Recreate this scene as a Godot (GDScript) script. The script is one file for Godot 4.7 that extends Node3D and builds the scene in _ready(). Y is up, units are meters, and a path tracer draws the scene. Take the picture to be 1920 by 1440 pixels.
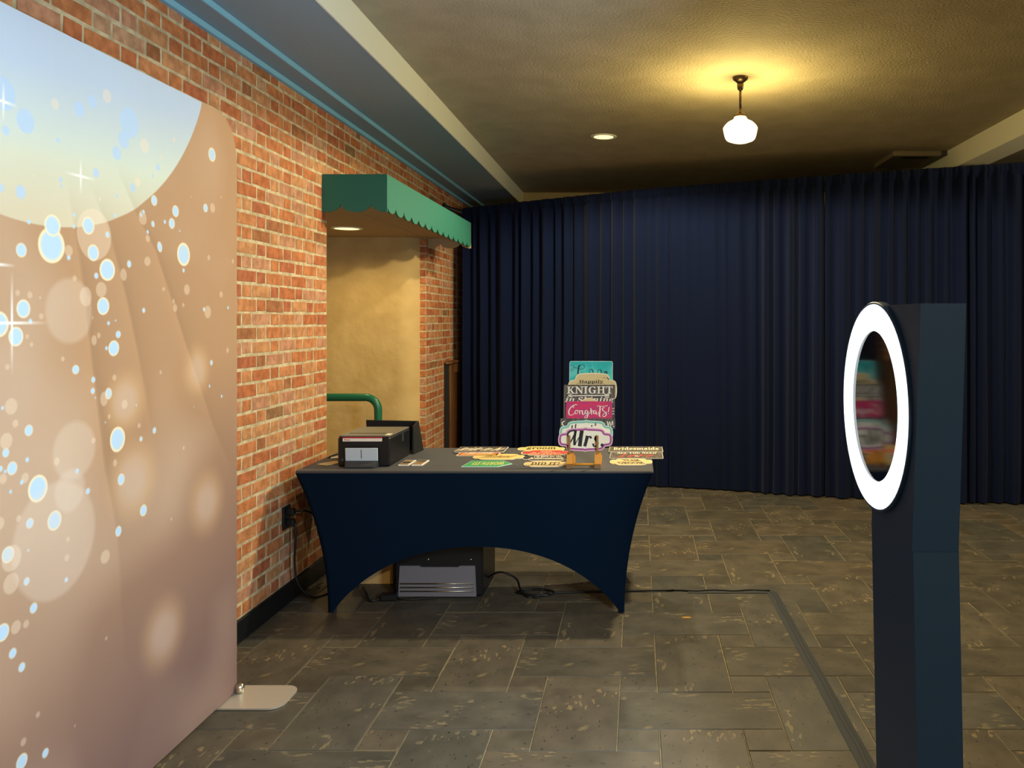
extends Node3D
# A hall with a brick wall, a draped-off rear, a photo backdrop, a ring-light booth and a table of signs.
# Metres, y up; the camera stands at the origin 1.5 m above the floor and looks along -Z, parallel to the brick wall.

const F := 1560.0          # focal length for the 1920 x 1440 frame
const PX := 1195.0         # where the lens axis meets the frame
const PY := 600.0
const EYE := 1.5
const WALL := -1.855       # face of the bricks
const NEAR_END := 4.97     # the brick wall ends here (stair opening)
const FAR_START := 7.31    # and goes on from here
const CEIL := 2.936
const SOFFIT := 2.786
const COURSE := 0.0682
const TABLE := 0.74

var mats := {}
var taken := {}
var rng := RandomNumberGenerator.new()

func _ready() -> void:
	rng.seed = 7
	camera_and_sky()
	room_lights()
	make_materials()
	build_room()
	build_wall()
	build_floor()
	build_ceiling_lights()
	build_awning()
	build_alcove()
	build_curtains()
	build_backdrop()
	build_table()
	build_printer()
	build_easel_and_signs()
	build_flat_signs()
	build_booth()
	build_under_table()
	build_tape()

# ------------------------------------------------------------------ camera, sky, lights
func camera_and_sky() -> void:
	var cam := Camera3D.new()
	cam.name = "camera"
	cam.projection = Camera3D.PROJECTION_FRUSTUM
	cam.near = 0.05
	cam.far = 60.0
	cam.size = 1440.0 / F * cam.near
	cam.frustum_offset = Vector2(960.0 - PX, PY - 720.0) / F * cam.near
	cam.position = Vector3(0, EYE, 0)
	add_child(cam)
	cam.current = true
	var we := WorldEnvironment.new()
	we.name = "environment"
	var e := Environment.new()
	e.background_mode = Environment.BG_COLOR
	e.background_color = Color(0.0, 0.0, 0.0)
	e.tonemap_mode = Environment.TONE_MAPPER_LINEAR
	e.tonemap_exposure = 1.0
	e.sdfgi_enabled = true
	e.ssao_enabled = true
	e.ssil_enabled = true
	we.environment = e
	add_child(we)

const WARM := Color(1.0, 0.93, 0.76)
const PENDANT_AT := Vector3(0.609, 2.62, -4.92)
const RING_AT := Vector3(0.533, 1.307, -1.876)

func room_lights() -> void:
	# pendant: the globe sends most light down and sideways, a little up past its fitter
	spot("pendant_down_light", PENDANT_AT + Vector3(0, 0.02, 0), Vector3.DOWN, 89.5, 5.0, WARM, 0.05, 0.12)
	omni("pendant_glow_light", PENDANT_AT, 0.82, Color(1.0, 0.88, 0.54), 0.05)
	# unseen pendant added behind the camera for general warm light
	spot("pendant_down_light", Vector3(1.2, 2.62, 1.4), Vector3.DOWN, 89.0, 5.0, WARM, 0.05, 0.15)
	omni("pendant_glow_light", Vector3(1.2, 2.62, 1.4), 1.0, Color(1.0, 0.90, 0.66), 0.05)
	# and one more beyond the right-hand beam, out of the frame
	omni("pendant_glow_light", Vector3(4.0, 2.62, -4.6), 2.6, Color(1.0, 0.92, 0.72), 0.05)
	spot("downlight_beam", Vector3(-0.263, CEIL - 0.012, -6.51), Vector3.DOWN, 82.0, 4.0, WARM, 0.05, 0.4)
	spot("awning_beam", Vector3(-2.24, 2.20, -6.45), Vector3.DOWN, 80.0, 0.66, Color(1.0, 0.88, 0.60), 0.05, 0.5)
	# the ring light: small lamps all round, just in front of its white face
	for k in 12:
		var a := TAU * k / 12.0
		var p := RING_AT + Vector3(-0.022, sin(a) * 0.2, cos(a) * 0.2)
		spot("ring_beam", p, Vector3(-1, 0, 0), 88.0, 0.31, Color(0.80, 0.91, 1.0), 0.02, 0.3)

func omni(called: String, at: Vector3, energy: float, c: Color, size: float) -> void:
	var l := OmniLight3D.new()
	l.name = called
	l.position = at
	l.light_energy = energy
	l.light_color = c
	l.light_size = size
	l.omni_range = 20.0
	l.omni_attenuation = 2.0
	l.shadow_enabled = true
	add_child(l, true)

func spot(called: String, at: Vector3, dir: Vector3, angle: float, energy: float, c: Color, size: float, soft: float) -> void:
	var l := SpotLight3D.new()
	l.name = called
	l.position = at
	var up := Vector3(0, 0, 1) if absf(dir.y) > 0.9 else Vector3.UP
	l.basis = Basis.looking_at(dir, up)
	l.spot_angle = angle
	l.spot_range = 20.0
	l.spot_attenuation = 2.0
	l.spot_angle_attenuation = soft
	l.light_energy = energy
	l.light_color = c
	l.light_size = size
	l.shadow_enabled = true
	add_child(l, true)

# ------------------------------------------------------------------ naming
func numbered(called: String) -> String:
	if not taken.has(called):
		taken[called] = 0
		return called
	taken[called] += 1
	return "%s_%03d" % [called, taken[called]]

func tag(o: Node3D, label: String, category: String, group := "") -> Node3D:
	o.set_meta("label", label)
	o.set_meta("category", category)
	if group:
		o.set_meta("group", group)
	return o

func thing(called: String, label: String, category: String, at := Vector3.ZERO, group := "") -> Node3D:
	var o := Node3D.new()
	o.name = numbered(called)
	add_child(o, true)
	o.position = at
	tag(o, label, category, group)
	return o

func structure(called: String) -> Node3D:
	var o := Node3D.new()
	o.name = called
	add_child(o, true)
	o.set_meta("kind", "structure")
	return o

# a part: its mesh is given in world coordinates and set into its thing
func part(called: String, st, material: Material, parent: Node3D) -> MeshInstance3D:
	var o := MeshInstance3D.new()
	o.mesh = st.commit() if st is SurfaceTool else st
	o.material_override = null
	o.mesh.surface_set_material(0, material)
	o.name = called
	parent.add_child(o, true)
	if parent != self:
		var p := Vector3.ZERO
		var n: Node = parent
		while n != self:
			p += (n as Node3D).position
			n = n.get_parent()
		o.position = -p
	return o

func single(called: String, st, material: Material, label: String, category: String, group := "") -> MeshInstance3D:
	var o := MeshInstance3D.new()
	o.mesh = st.commit() if st is SurfaceTool else st
	o.mesh.surface_set_material(0, material)
	o.name = numbered(called)
	add_child(o, true)
	tag(o, label, category, group)
	return o

# ------------------------------------------------------------------ shapes
func at(x: float, y: float, d: float) -> Vector3:
	return Vector3((x - PX) * d / F, EYE + (PY - y) * d / F, -d)

func tool(smooth := false) -> SurfaceTool:
	var st := SurfaceTool.new()
	st.begin(Mesh.PRIMITIVE_TRIANGLES)
	st.set_smooth_group(0 if smooth else -1)
	return st

func done(st: SurfaceTool) -> SurfaceTool:
	st.generate_normals()
	return st

func tri(st: SurfaceTool, a: Vector3, b: Vector3, c: Vector3, out: Vector3) -> void:
	if (a - c).cross(a - b).dot(out) < 0.0:
		var t := b
		b = c
		c = t
	st.add_vertex(a)
	st.add_vertex(b)
	st.add_vertex(c)

func quad(st: SurfaceTool, a: Vector3, b: Vector3, c: Vector3, d: Vector3, out: Vector3) -> void:
	tri(st, a, b, c, out)
	tri(st, a, c, d, out)

# chamfered box round c
func box(st: SurfaceTool, c: Vector3, size: Vector3, bev := 0.0, bs := Basis()) -> void:
	var h := size / 2.0
	var b: float = minf(bev, minf(h.x, minf(h.y, h.z)) * 0.9)
	var axes := [bs.x, bs.y, bs.z]
	for i in 3:
		var j := (i + 1) % 3
		var k := (i + 2) % 3
		for s in [-1.0, 1.0]:
			var q := []
			for uv in [[-1, -1], [1, -1], [1, 1], [-1, 1]]:
				q.append(c + axes[i] * (s * h[i]) + axes[j] * (uv[0] * (h[j] - b)) + axes[k] * (uv[1] * (h[k] - b)))
			quad(st, q[0], q[1], q[2], q[3], axes[i] * s)
			if b > 0.0:
				for t in [-1.0, 1.0]:
					var e0 = c + axes[i] * (s * h[i]) + axes[j] * (t * (h[j] - b))
					var e1 = c + axes[i] * (s * (h[i] - b)) + axes[j] * (t * h[j])
					var w = axes[k] * (h[k] - b)
					quad(st, e0 - w, e0 + w, e1 + w, e1 - w, axes[i] * s + axes[j] * t)
	if b > 0.0:
		for sx in [-1.0, 1.0]:
			for sy in [-1.0, 1.0]:
				for sz in [-1.0, 1.0]:
					var o = axes[0] * sx + axes[1] * sy + axes[2] * sz
					var p0 = c + axes[0] * (sx * h.x) + axes[1] * (sy * (h.y - b)) + axes[2] * (sz * (h.z - b))
					var p1 = c + axes[0] * (sx * (h.x - b)) + axes[1] * (sy * h.y) + axes[2] * (sz * (h.z - b))
					var p2 = c + axes[0] * (sx * (h.x - b)) + axes[1] * (sy * (h.y - b)) + axes[2] * (sz * h.z)
					tri(st, p0, p1, p2, o)

# box from its two corners
func slab(st: SurfaceTool, lo: Vector3, hi: Vector3, bev := 0.0) -> void:
	box(st, (lo + hi) / 2.0, (hi - lo).abs(), bev)

# solid with eight free corners: bottom four, then top four, each going round
func hexa(st: SurfaceTool, p: Array) -> void:
	var c := Vector3.ZERO
	for v in p:
		c += v / 8.0
	for f in [[0, 1, 2, 3], [4, 5, 6, 7], [0, 1, 5, 4], [1, 2, 6, 5], [2, 3, 7, 6], [3, 0, 4, 7]]:
		var m: Vector3 = (p[f[0]] + p[f[1]] + p[f[2]] + p[f[3]]) / 4.0
		quad(st, p[f[0]], p[f[1]], p[f[2]], p[f[3]], m - c)

# flat polygon (x, y of xf), given thickness along +z of xf, with uv over its bounding box
func prism(st: SurfaceTool, poly: PackedVector2Array, thick: float, xf: Transform3D) -> void:
	var idx := Geometry2D.triangulate_polygon(poly)
	var lo := poly[0]
	var hi := poly[0]
	for p in poly:
		lo = lo.min(p)
		hi = hi.max(p)
	var sz := (hi - lo).max(Vector2(0.0001, 0.0001))
	for side in 2:
		var z := thick * side
		var out := xf.basis.z * (1.0 if side else -1.0)
		for i in range(0, idx.size(), 3):
			var ids := [idx[i], idx[i + 1], idx[i + 2]]
			var a := xf * Vector3(poly[ids[0]].x, poly[ids[0]].y, z)
			var b := xf * Vector3(poly[ids[1]].x, poly[ids[1]].y, z)
			var c := xf * Vector3(poly[ids[2]].x, poly[ids[2]].y, z)
			if (a - c).cross(a - b).dot(out) < 0.0:
				ids = [ids[0], ids[2], ids[1]]
			for id in ids:
				var q := (poly[id] - lo) / sz
				st.set_uv(Vector2(q.x, 1.0 - q.y))
				st.add_vertex(xf * Vector3(poly[id].x, poly[id].y, z))
	var area := 0.0
	for i in poly.size():
		area += poly[i].cross(poly[(i + 1) % poly.size()])
	for i in poly.size():
		var p := poly[i]
		var q := poly[(i + 1) % poly.size()]
		var n2 := Vector2(q.y - p.y, p.x - q.x) * signf(area)
		var out := xf.basis * Vector3(n2.x, n2.y, 0)
		st.set_uv(Vector2.ZERO)
		quad(st, xf * Vector3(p.x, p.y, 0), xf * Vector3(q.x, q.y, 0), xf * Vector3(q.x, q.y, thick), xf * Vector3(p.x, p.y, thick), out)

func tube(st: SurfaceTool, pts: Array, r: float, n := 10, caps := true) -> void:
	var rings := []
	var up := Vector3.UP
	for i in pts.size():
		var t: Vector3 = (pts[mini(i + 1, pts.size() - 1)] - pts[maxi(i - 1, 0)]).normalized()
		if absf(t.dot(up)) > 0.98:
			up = Vector3.RIGHT
		var a := t.cross(up).normalized()
		var b := a.cross(t).normalized()
		up = b
		var ring := []
		for k in n:
			var g := TAU * k / n
			ring.append(pts[i] + (a * cos(g) + b * sin(g)) * r)
		rings.append(ring)
	for i in pts.size() - 1:
		for k in n:
			var l := (k + 1) % n
			var m = (rings[i][k] + rings[i + 1][l]) / 2.0 - (pts[i] + pts[i + 1]) / 2.0
			quad(st, rings[i][k], rings[i][l], rings[i + 1][l], rings[i + 1][k], m)
	if caps:
		for e in [0, pts.size() - 1]:
			var out = pts[0] - pts[1] if e == 0 else pts[e] - pts[e - 1]
			for k in range(1, n - 1):
				tri(st, rings[e][0], rings[e][k], rings[e][k + 1], out)

# profile points are (radius, height) about the y axis of xf
func lathe(st: SurfaceTool, profile: Array, xf: Transform3D, n := 32) -> void:
	for i in profile.size() - 1:
		var p: Vector2 = profile[i]
		var q: Vector2 = profile[i + 1]
		for k in n:
			var a := TAU * k / n
			var b := TAU * (k + 1) / n
			var m := (a + b) / 2.0
			var dirn := Vector3(cos(m) * (q.y - p.y), p.x - q.x, sin(m) * (q.y - p.y))
			var v := [xf * Vector3(cos(a) * p.x, p.y, sin(a) * p.x), xf * Vector3(cos(b) * p.x, p.y, sin(b) * p.x), xf * Vector3(cos(b) * q.x, q.y, sin(b) * q.x), xf * Vector3(cos(a) * q.x, q.y, sin(a) * q.x)]
			var out := xf.basis * dirn
			if p.x > 0.00001:
				tri(st, v[0], v[1], v[2], out)
			if q.x > 0.00001:
				tri(st, v[0], v[2], v[3], out)

func curve(pts: Array, steps := 8, closed := false) -> Array:
	var out := []
	var n := pts.size()
	for i in (n if closed else n - 1):
		var p0 = pts[(i - 1 + n) % n] if closed else pts[maxi(i - 1, 0)]
		var p1 = pts[i]
		var p2 = pts[(i + 1) % n]
		var p3 = pts[(i + 2) % n] if closed else pts[mini(i + 2, n - 1)]
		for k in steps:
			out.append(p1.cubic_interpolate(p2, p0, p3, float(k) / steps))
	if not closed:
		out.append(pts[n - 1])
	return out

func rounded_rect(w: float, h: float, r: float, n := 5) -> PackedVector2Array:
	var poly := PackedVector2Array()
	for c in [[1, 1, 0], [-1, 1, 1], [-1, -1, 2], [1, -1, 3]]:
		for k in n + 1:
			var a: float = PI / 2 * (c[2] + float(k) / n)
			poly.append(Vector2(c[0] * (w / 2 - r) + cos(a) * r, c[1] * (h / 2 - r) + sin(a) * r))
	return poly

func disc(r: float, n := 40) -> PackedVector2Array:
	var poly := PackedVector2Array()
	for k in n:
		poly.append(Vector2(cos(TAU * k / n), sin(TAU * k / n)) * r)
	return poly

func shrink(poly: PackedVector2Array, by: float) -> PackedVector2Array:
	var got := Geometry2D.offset_polygon(poly, -by, Geometry2D.JOIN_ROUND)
	return got[0] if got.size() else poly

# pen strokes: a flat band whose width grows on down strokes
func pen(st: SurfaceTool, pts: Array, thin: float, thick: float, xf: Transform3D, z := 0.0006) -> void:
	var c := curve(pts, 6)
	var l := []
	var r := []
	for i in c.size():
		var t: Vector2 = (c[mini(i + 1, c.size() - 1)] - c[maxi(i - 1, 0)]).normalized()
		var w := lerpf(thin, thick, pow(clampf(-t.y, 0.0, 1.0), 1.4)) / 2.0
		var nrm := Vector2(-t.y, t.x) * w
		l.append(xf * Vector3(c[i].x + nrm.x, c[i].y + nrm.y, z))
		r.append(xf * Vector3(c[i].x - nrm.x, c[i].y - nrm.y, z))
	for i in c.size() - 1:
		quad(st, l[i], l[i + 1], r[i + 1], r[i], xf.basis.z)

func dot(st: SurfaceTool, c: Vector2, r: float, xf: Transform3D, z := 0.0006) -> void:
	var m := xf * Vector3(c.x, c.y, z)
	for k in 14:
		var a := TAU * k / 14.0
		var b := TAU * (k + 1) / 14.0
		tri(st, m, xf * Vector3(c.x + cos(a) * r, c.y + sin(a) * r, z), xf * Vector3(c.x + cos(b) * r, c.y + sin(b) * r, z), xf.basis.z)

# lettering centred on the origin of xf, its capitals `high` metres tall and stretched to `wide`
func letters(st: SurfaceTool, words: String, high: float, wide: float, xf: Transform3D, serif := true, bold := true, slant := 0.0) -> void:
	var f := SystemFont.new()
	f.font_names = PackedStringArray(["Droid Serif" if serif else "Droid Sans"])
	f.font_weight = 700 if bold else 400
	var t := TextMesh.new()
	t.font = f
	t.text = words
	t.font_size = 64
	t.pixel_size = 0.01
	t.depth = 0.02
	var bb := t.get_aabb()
	if bb.size.x < 0.001:
		return
	var sx := wide / bb.size.x
	var sy := high / bb.size.y
	var c := bb.get_center()
	var m := Transform3D(Basis(Vector3(sx, 0, 0), Vector3(slant * sy, sy, 0), Vector3(0, 0, 0.03)), Vector3.ZERO)
	m.origin = -(m.basis * Vector3(c.x, c.y, bb.position.z))
	st.append_from(t, 0, xf * m)

# ------------------------------------------------------------------ materials
func mat(called: String, c: Color, rough := 0.6, metal := 0.0) -> StandardMaterial3D:
	var m := StandardMaterial3D.new()
	m.resource_name = called
	m.albedo_color = c
	m.roughness = rough
	m.metallic = metal
	mats[called] = m
	return m

func noise_tex(frequency: float, lo: Color, hi: Color, octaves := 4, sd := 1, size := 512, a := 0.25, b := 0.75) -> NoiseTexture2D:
	var n := FastNoiseLite.new()
	n.seed = sd
	n.frequency = frequency
	n.fractal_octaves = octaves
	var t := NoiseTexture2D.new()
	t.width = size
	t.height = size
	t.seamless = true
	t.noise = n
	var g := Gradient.new()
	g.set_color(0, lo)
	g.set_offset(0, a)
	g.set_color(1, hi)
	g.set_offset(1, b)
	t.color_ramp = g
	return t

func bump_tex(frequency: float, octaves := 4, sd := 5, size := 512) -> NoiseTexture2D:
	return noise_tex(frequency, Color.BLACK, Color.WHITE, octaves, sd, size, 0.0, 1.0)

func planar(m: StandardMaterial3D, scale: Vector3, world := true) -> void:
	m.uv1_triplanar = true
	m.uv1_world_triplanar = world
	m.uv1_scale = scale

func relief(m: StandardMaterial3D, t: Texture2D, cm: float) -> void:
	m.heightmap_enabled = true
	m.heightmap_texture = t
	m.heightmap_scale = cm

func glow(called: String, c: Color, energy: float) -> StandardMaterial3D:
	var m := mat(called, c, 0.4)
	m.emission_enabled = true
	m.emission = c
	m.emission_energy_multiplier = energy
	return m

func make_materials() -> void:
	var grain := noise_tex(0.012, Color(0.84, 0.82, 0.80), Color(1, 1, 1), 5, 3)
	var fine := bump_tex(0.05, 4, 9)
	var speck := bump_tex(0.11, 3, 12)
	# bricks: nine fired tones, the same grain on all
	var k := 0
	for c in [Color("cb8150"), Color("c27447"), Color("cf8c5c"), Color("bd6f49"), Color("d19768"), Color("cb9474"), Color("ac7148"), Color("c99e7c"), Color("9c734d")]:
		var m := mat("brick_%d" % k, c, 0.85)
		m.albedo_texture = grain
		planar(m, Vector3(2.3, 2.0, 2.3))
		relief(m, fine, 0.25)
		k += 1
	var mo := mat("mortar", Color("d6c8a6"), 0.95)
	mo.albedo_texture = grain
	planar(mo, Vector3(2.0, 2.0, 2.0))
	relief(mo, fine, 0.3)
	var ce := mat("ceiling_stucco", Color("b0a58e"), 0.85)
	ce.albedo_texture = noise_tex(0.006, Color(0.95, 0.95, 0.94), Color(1, 1, 1), 4, 21)
	planar(ce, Vector3(0.9, 0.9, 0.9))
	relief(ce, speck, 0.3)
	var so := mat("soffit_blue_cast", Color("86a0b0"), 0.6)  # blue light from the ring is painted into this colour
	planar(so, Vector3(1.5, 1.5, 1.5))
	relief(so, fine, 0.06)
	var cm := mat("crown_blue_cast", Color("86c4e2"), 0.5)  # blue ring light on the fillet faces, painted in
	planar(cm, Vector3(1.5, 1.5, 1.5))
	relief(cm, fine, 0.04)
	var bp := mat("beam_paint", Color("f6faea"), 0.35)
	planar(bp, Vector3(1.5, 1.5, 1.5))
	relief(bp, fine, 0.05)
	var pl := mat("plaster", Color("cfb27a"), 0.85)
	pl.albedo_texture = noise_tex(0.008, Color(0.95, 0.94, 0.92), Color(1, 1, 1), 4, 31)
	planar(pl, Vector3(0.8, 0.8, 0.8))
	relief(pl, bump_tex(0.018, 5, 33), 0.35)
	mat("wall_paint", Color("b5a682"), 0.85)
	mat("black_base", Color("0d1216"), 0.45)
	# slate: computed once as a picture, four tints
	var slate := slate_texture()
	k = 0
	for c in [Color(0.98, 0.95, 0.90), Color(0.88, 0.86, 0.82), Color(0.85, 0.86, 0.86), Color(0.98, 0.93, 0.87), Color(0.92, 0.92, 0.92)]:
		var m := mat("slate_%d" % k, c, 0.52)
		m.albedo_texture = slate
		relief(m, slate, 0.35)
		m.metallic_specular = 0.45
		k += 1
	var gr := mat("grout", Color("8f8468"), 0.9)
	gr.albedo_texture = grain
	planar(gr, Vector3(2, 2, 2))
	# cloth
	var weave := bump_tex(0.25, 2, 41, 256)
	var cu := mat("drape_cloth", Color("121a34"), 0.95)
	cu.metallic_specular = 0.1
	planar(cu, Vector3(6, 6, 6))
	relief(cu, weave, 0.05)
	cu.rim_enabled = true
	cu.rim = 0.28
	cu.rim_tint = 0.35
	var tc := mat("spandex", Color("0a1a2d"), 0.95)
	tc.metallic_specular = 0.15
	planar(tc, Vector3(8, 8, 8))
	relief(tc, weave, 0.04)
	var tt := mat("spandex_top_sheen", Color("403f41"), 0.8)  # lighter copy of the cover cloth, grazing sheen painted into the top
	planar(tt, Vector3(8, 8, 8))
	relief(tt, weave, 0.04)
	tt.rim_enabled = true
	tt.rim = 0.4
	mat("black_plastic", Color("15171b"), 0.38)
	mat("black_matte", Color("0d0e11"), 0.7)
	mat("booth_glare_blue", Color("1d3558"), 0.5)  # black finish with blue glare of the ring mixed into its colour
	mats.booth_glare_blue.metallic_specular = 0.3
	mat("dark_glass", Color("0a0d12"), 0.06).metallic_specular = 0.9
	mat("grey_panel", Color("77747c"), 0.5)
	mat("pale_panel", Color("c2d0dc"), 0.5)
	mat("dark_grey", Color("3a3c40"), 0.5)
	mat("vent_paint", Color("7d7362"), 0.8)
	mat("lid_lamplit", Color("66655f"), 0.4)  # printer lid lightened by the lamplight painted into its colour
	mat("white_card", Color("f1ece0"), 0.6)
	mat("red_print", Color("c92b35"), 0.5)
	mat("green_end", Color("266f60"), 0.75)
	mat("green_side", Color("266f60"), 0.75)
	mat("green_edge", Color("8fae96"), 0.7)
	mat("green_pipe", Color("1c6a4e"), 0.3)
	mat("under_board", Color("b59a74"), 0.8)
	mat("chrome", Color("c9c3b6"), 0.25, 1.0)
	mat("brushed", Color("d8d2c6"), 0.38, 0.55)
	mat("bronze", Color("6b5a44"), 0.3, 0.9)
	mat("orange_wood", Color("f0a02a"), 0.45)
	mat("brown_wood", Color("8a6338"), 0.6)
	mat("carton", Color("c9a36b"), 0.85)
	mat("cork", Color("9b7442"), 0.8)
	mat("tape", Color("33373c"), 0.8)
	mat("tape_dark", Color("141518"), 0.75)
	mat("rubber", Color("0b0c0e"), 0.5)
	mat("leaf", Color("c99a48"), 0.8)
	mat("ink", Color("1a181b"), 0.7)
	mat("cream_ink", Color("efe5cf"), 0.6)
	mat("white_print", Color("f6eed6"), 0.6)
	mat("pink_print", Color("e3b9c4"), 0.6)
	mat("magenta_frame", Color("a8408f"), 0.6)
	mat("teal_frame", Color("7fc3ac"), 0.6)
	mat("mint_print", Color("c9e6d8"), 0.6)
	var wd := mat("wood_print", Color("5d544a"), 0.65)
	wd.albedo_texture = wood_texture(Color("6a6056"), Color("3c352f"))
	wd.albedo_color = Color.WHITE
	var ca := mat("cabinet_wood", Color("6e4526"), 0.5)
	ca.albedo_texture = wood_texture(Color(1, 1, 1), Color(0.6, 0.55, 0.5))
	planar(ca, Vector3(1.2, 0.5, 1.2))
	var cf := mat("cabinet_frame", Color("865c34"), 0.5)
	cf.albedo_texture = ca.albedo_texture
	planar(cf, Vector3(1.2, 0.5, 1.2))
	mat("kraft_print", Color("dcc188"), 0.65)
	mat("kraft_light", Color("f2e3bd"), 0.65)
	mat("yellow_kraft", Color("e2cb7c"), 0.65)
	var te := mat("teal_print", Color("19b7b0"), 0.6)
	te.albedo_color = Color.WHITE
	te.albedo_texture = noise_tex(0.008, Color("0fb0ac"), Color("5cc7bd"), 3, 51, 256, 0.4, 0.8)
	var pk := mat("pink_board", Color.WHITE, 0.6)
	pk.albedo_texture = noise_tex(0.01, Color("d81e5c"), Color("c2246c"), 3, 52, 256, 0.35, 0.75)
	mat("green_print", Color("3aa765"), 0.6)
	mat("red_board", Color("c43a36"), 0.6)
	mat("salmon_ink", Color("f0b48c"), 0.6)
	mat("red_ink", Color("d8402c"), 0.6)
	mat("black_board", Color("1f1c1a"), 0.6)
	mat("gold_print", Color("d8973c"), 0.6)
	glow("lamp_globe", Color(1.0, 0.93, 0.72), 2.2)
	glow("lamp_lens", Color(1.0, 0.9, 0.62), 1.8)
	glow("ring_white", Color(0.93, 0.97, 1.0), 1.6)

func slate_texture() -> ImageTexture:
	var n := 768
	var base := FastNoiseLite.new()
	base.seed = 61
	base.frequency = 0.006
	base.fractal_octaves = 5
	var vein := FastNoiseLite.new()
	vein.seed = 62
	vein.frequency = 0.02
	vein.fractal_octaves = 4
	var where := FastNoiseLite.new()
	where.seed = 63
	where.frequency = 0.006
	where.fractal_octaves = 2
	var pit := FastNoiseLite.new()
	pit.seed = 64
	pit.frequency = 0.03
	pit.fractal_octaves = 3
	var data := PackedByteArray()
	data.resize(n * n * 3)
	var p := 0
	var fleck := Color(0.60, 0.54, 0.42)
	var dark := Color(0.15, 0.14, 0.13)
	for y in n:
		for x in n:
			var b := base.get_noise_2d(x, y * 1.4) * 0.5 + 0.5
			var c := Color(0.30, 0.288, 0.262).lerp(Color(0.405, 0.385, 0.345), clampf(b * 1.5 - 0.25, 0, 1))
			var g := vein.get_noise_2d(x, y * 2.6)
			var w := where.get_noise_2d(x + 300, y)
			var f := clampf((g - 0.18) * 9.0, 0, 1) * clampf((w - 0.28) * 8.0, 0, 1)
			c = c.lerp(fleck, f * 0.7)
			var d := clampf((pit.get_noise_2d(x * 1.0, y * 2.0) - 0.52) * 8.0, 0, 1)
			c = c.lerp(dark, d * 0.7)
			data[p] = int(c.r * 255.0)
			data[p + 1] = int(c.g * 255.0)
			data[p + 2] = int(c.b * 255.0)
			p += 3
	return ImageTexture.create_from_image(Image.create_from_data(n, n, false, Image.FORMAT_RGB8, data))

func wood_texture(hi: Color, lo: Color) -> ImageTexture:
	var n := 256
	var g := FastNoiseLite.new()
	g.seed = 71
	g.frequency = 0.02
	g.fractal_octaves = 4
	var im := Image.create(n, n, false, Image.FORMAT_RGB8)
	for y in n:
		for x in n:
			var v := clampf(g.get_noise_2d(x * 4.0, y * 0.35) * 1.1 + 0.5, 0, 1)
			im.set_pixel(x, y, lo.lerp(hi, v))
	return ImageTexture.create_from_image(im)

# ------------------------------------------------------------------ room
func build_room() -> void:
	var c := structure("ceiling")
	var st := tool()
	slab(st, Vector3(-2.6, CEIL, -9.6), Vector3(5.8, CEIL + 0.12, 3.2))
	part("ceiling_slab", done(st), mats.ceiling_stucco, c)
	st = tool()
	slab(st, Vector3(-2.6, SOFFIT, -9.5), Vector3(-1.292, CEIL + 0.05, 3.1))
	# lamplight on the upright face is painted as a paler board of its own
	part("soffit", done(st), mats.soffit_blue_cast, c)
	st = tool()
	slab(st, Vector3(-1.296, SOFFIT - 0.002, -9.5), Vector3(-1.284, CEIL + 0.01, 3.1), 0.002)
	part("fascia_board", done(st), mats.beam_paint, c)
	st = tool()
	slab(st, Vector3(2.63, 2.765, -9.5), Vector3(2.86, CEIL + 0.05, 3.1), 0.004)
	part("beam", done(st), mats.beam_paint, c)
	# stepped crown moulding between bricks and soffit: two fillets coloured by blue ring light and the band between them
	var tr := structure("trim_1")
	st = tool()
	slab(st, Vector3(-1.92, 2.763, -9.4), Vector3(-1.72, 2.80, 3.0))
	part("moulding_band", done(st), mats.soffit_blue_cast, tr)
	st = tool()
	slab(st, Vector3(-1.92, 2.738, -9.4), Vector3(-1.83, 2.766, 3.0), 0.004)
	part("lower_fillet", done(st), mats.crown_blue_cast, tr)
	st = tool()
	slab(st, Vector3(-1.724, 2.761, -9.4), Vector3(-1.712, 2.79, 3.0), 0.003)
	part("upper_fillet", done(st), mats.crown_blue_cast, tr)
	# rear wall, right wall, wall behind the camera
	var w := structure("wall_rear")
	st = tool()
	slab(st, Vector3(-2.2, -0.1, -9.55), Vector3(5.8, CEIL + 0.1, -9.38))
	part("wall_body", done(st), mats.wall_paint, w)
	w = structure("wall_right")
	st = tool()
	slab(st, Vector3(5.5, -0.1, -9.6), Vector3(5.7, CEIL + 0.1, 3.2))
	part("wall_body", done(st), mats.wall_paint, w)
	w = structure("wall_back")
	st = tool()
	slab(st, Vector3(-2.6, -0.1, 3.0), Vector3(5.8, CEIL + 0.1, 3.2))
	part("wall_body", done(st), mats.wall_paint, w)
	# vent set into the ceiling by the right-hand beam
	var v := thing("ceiling_vent", "small shadow-edged vent in the ceiling beside the right-hand beam above the drape", "vent", Vector3(2.3, CEIL - 0.03, -7.4))
	st = tool()
	slab(st, Vector3(2.17, CEIL - 0.045, -7.62), Vector3(2.58, CEIL, -7.05), 0.006)
	part("housing", done(st), mats.vent_paint, v)
	st = tool()
	slab(st, Vector3(2.582, CEIL - 0.04, -7.6), Vector3(2.628, CEIL, -7.05), 0.004)  # dark strip standing in for the shadow beside the vent
	part("shadow_strip", done(st), mats.dark_grey, v)
	st = tool()
	slab(st, Vector3(2.26, CEIL - 0.052, -7.14), Vector3(2.48, CEIL - 0.044, -7.08), 0.002)
	part("slot", done(st), mats.black_matte, v)

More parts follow.
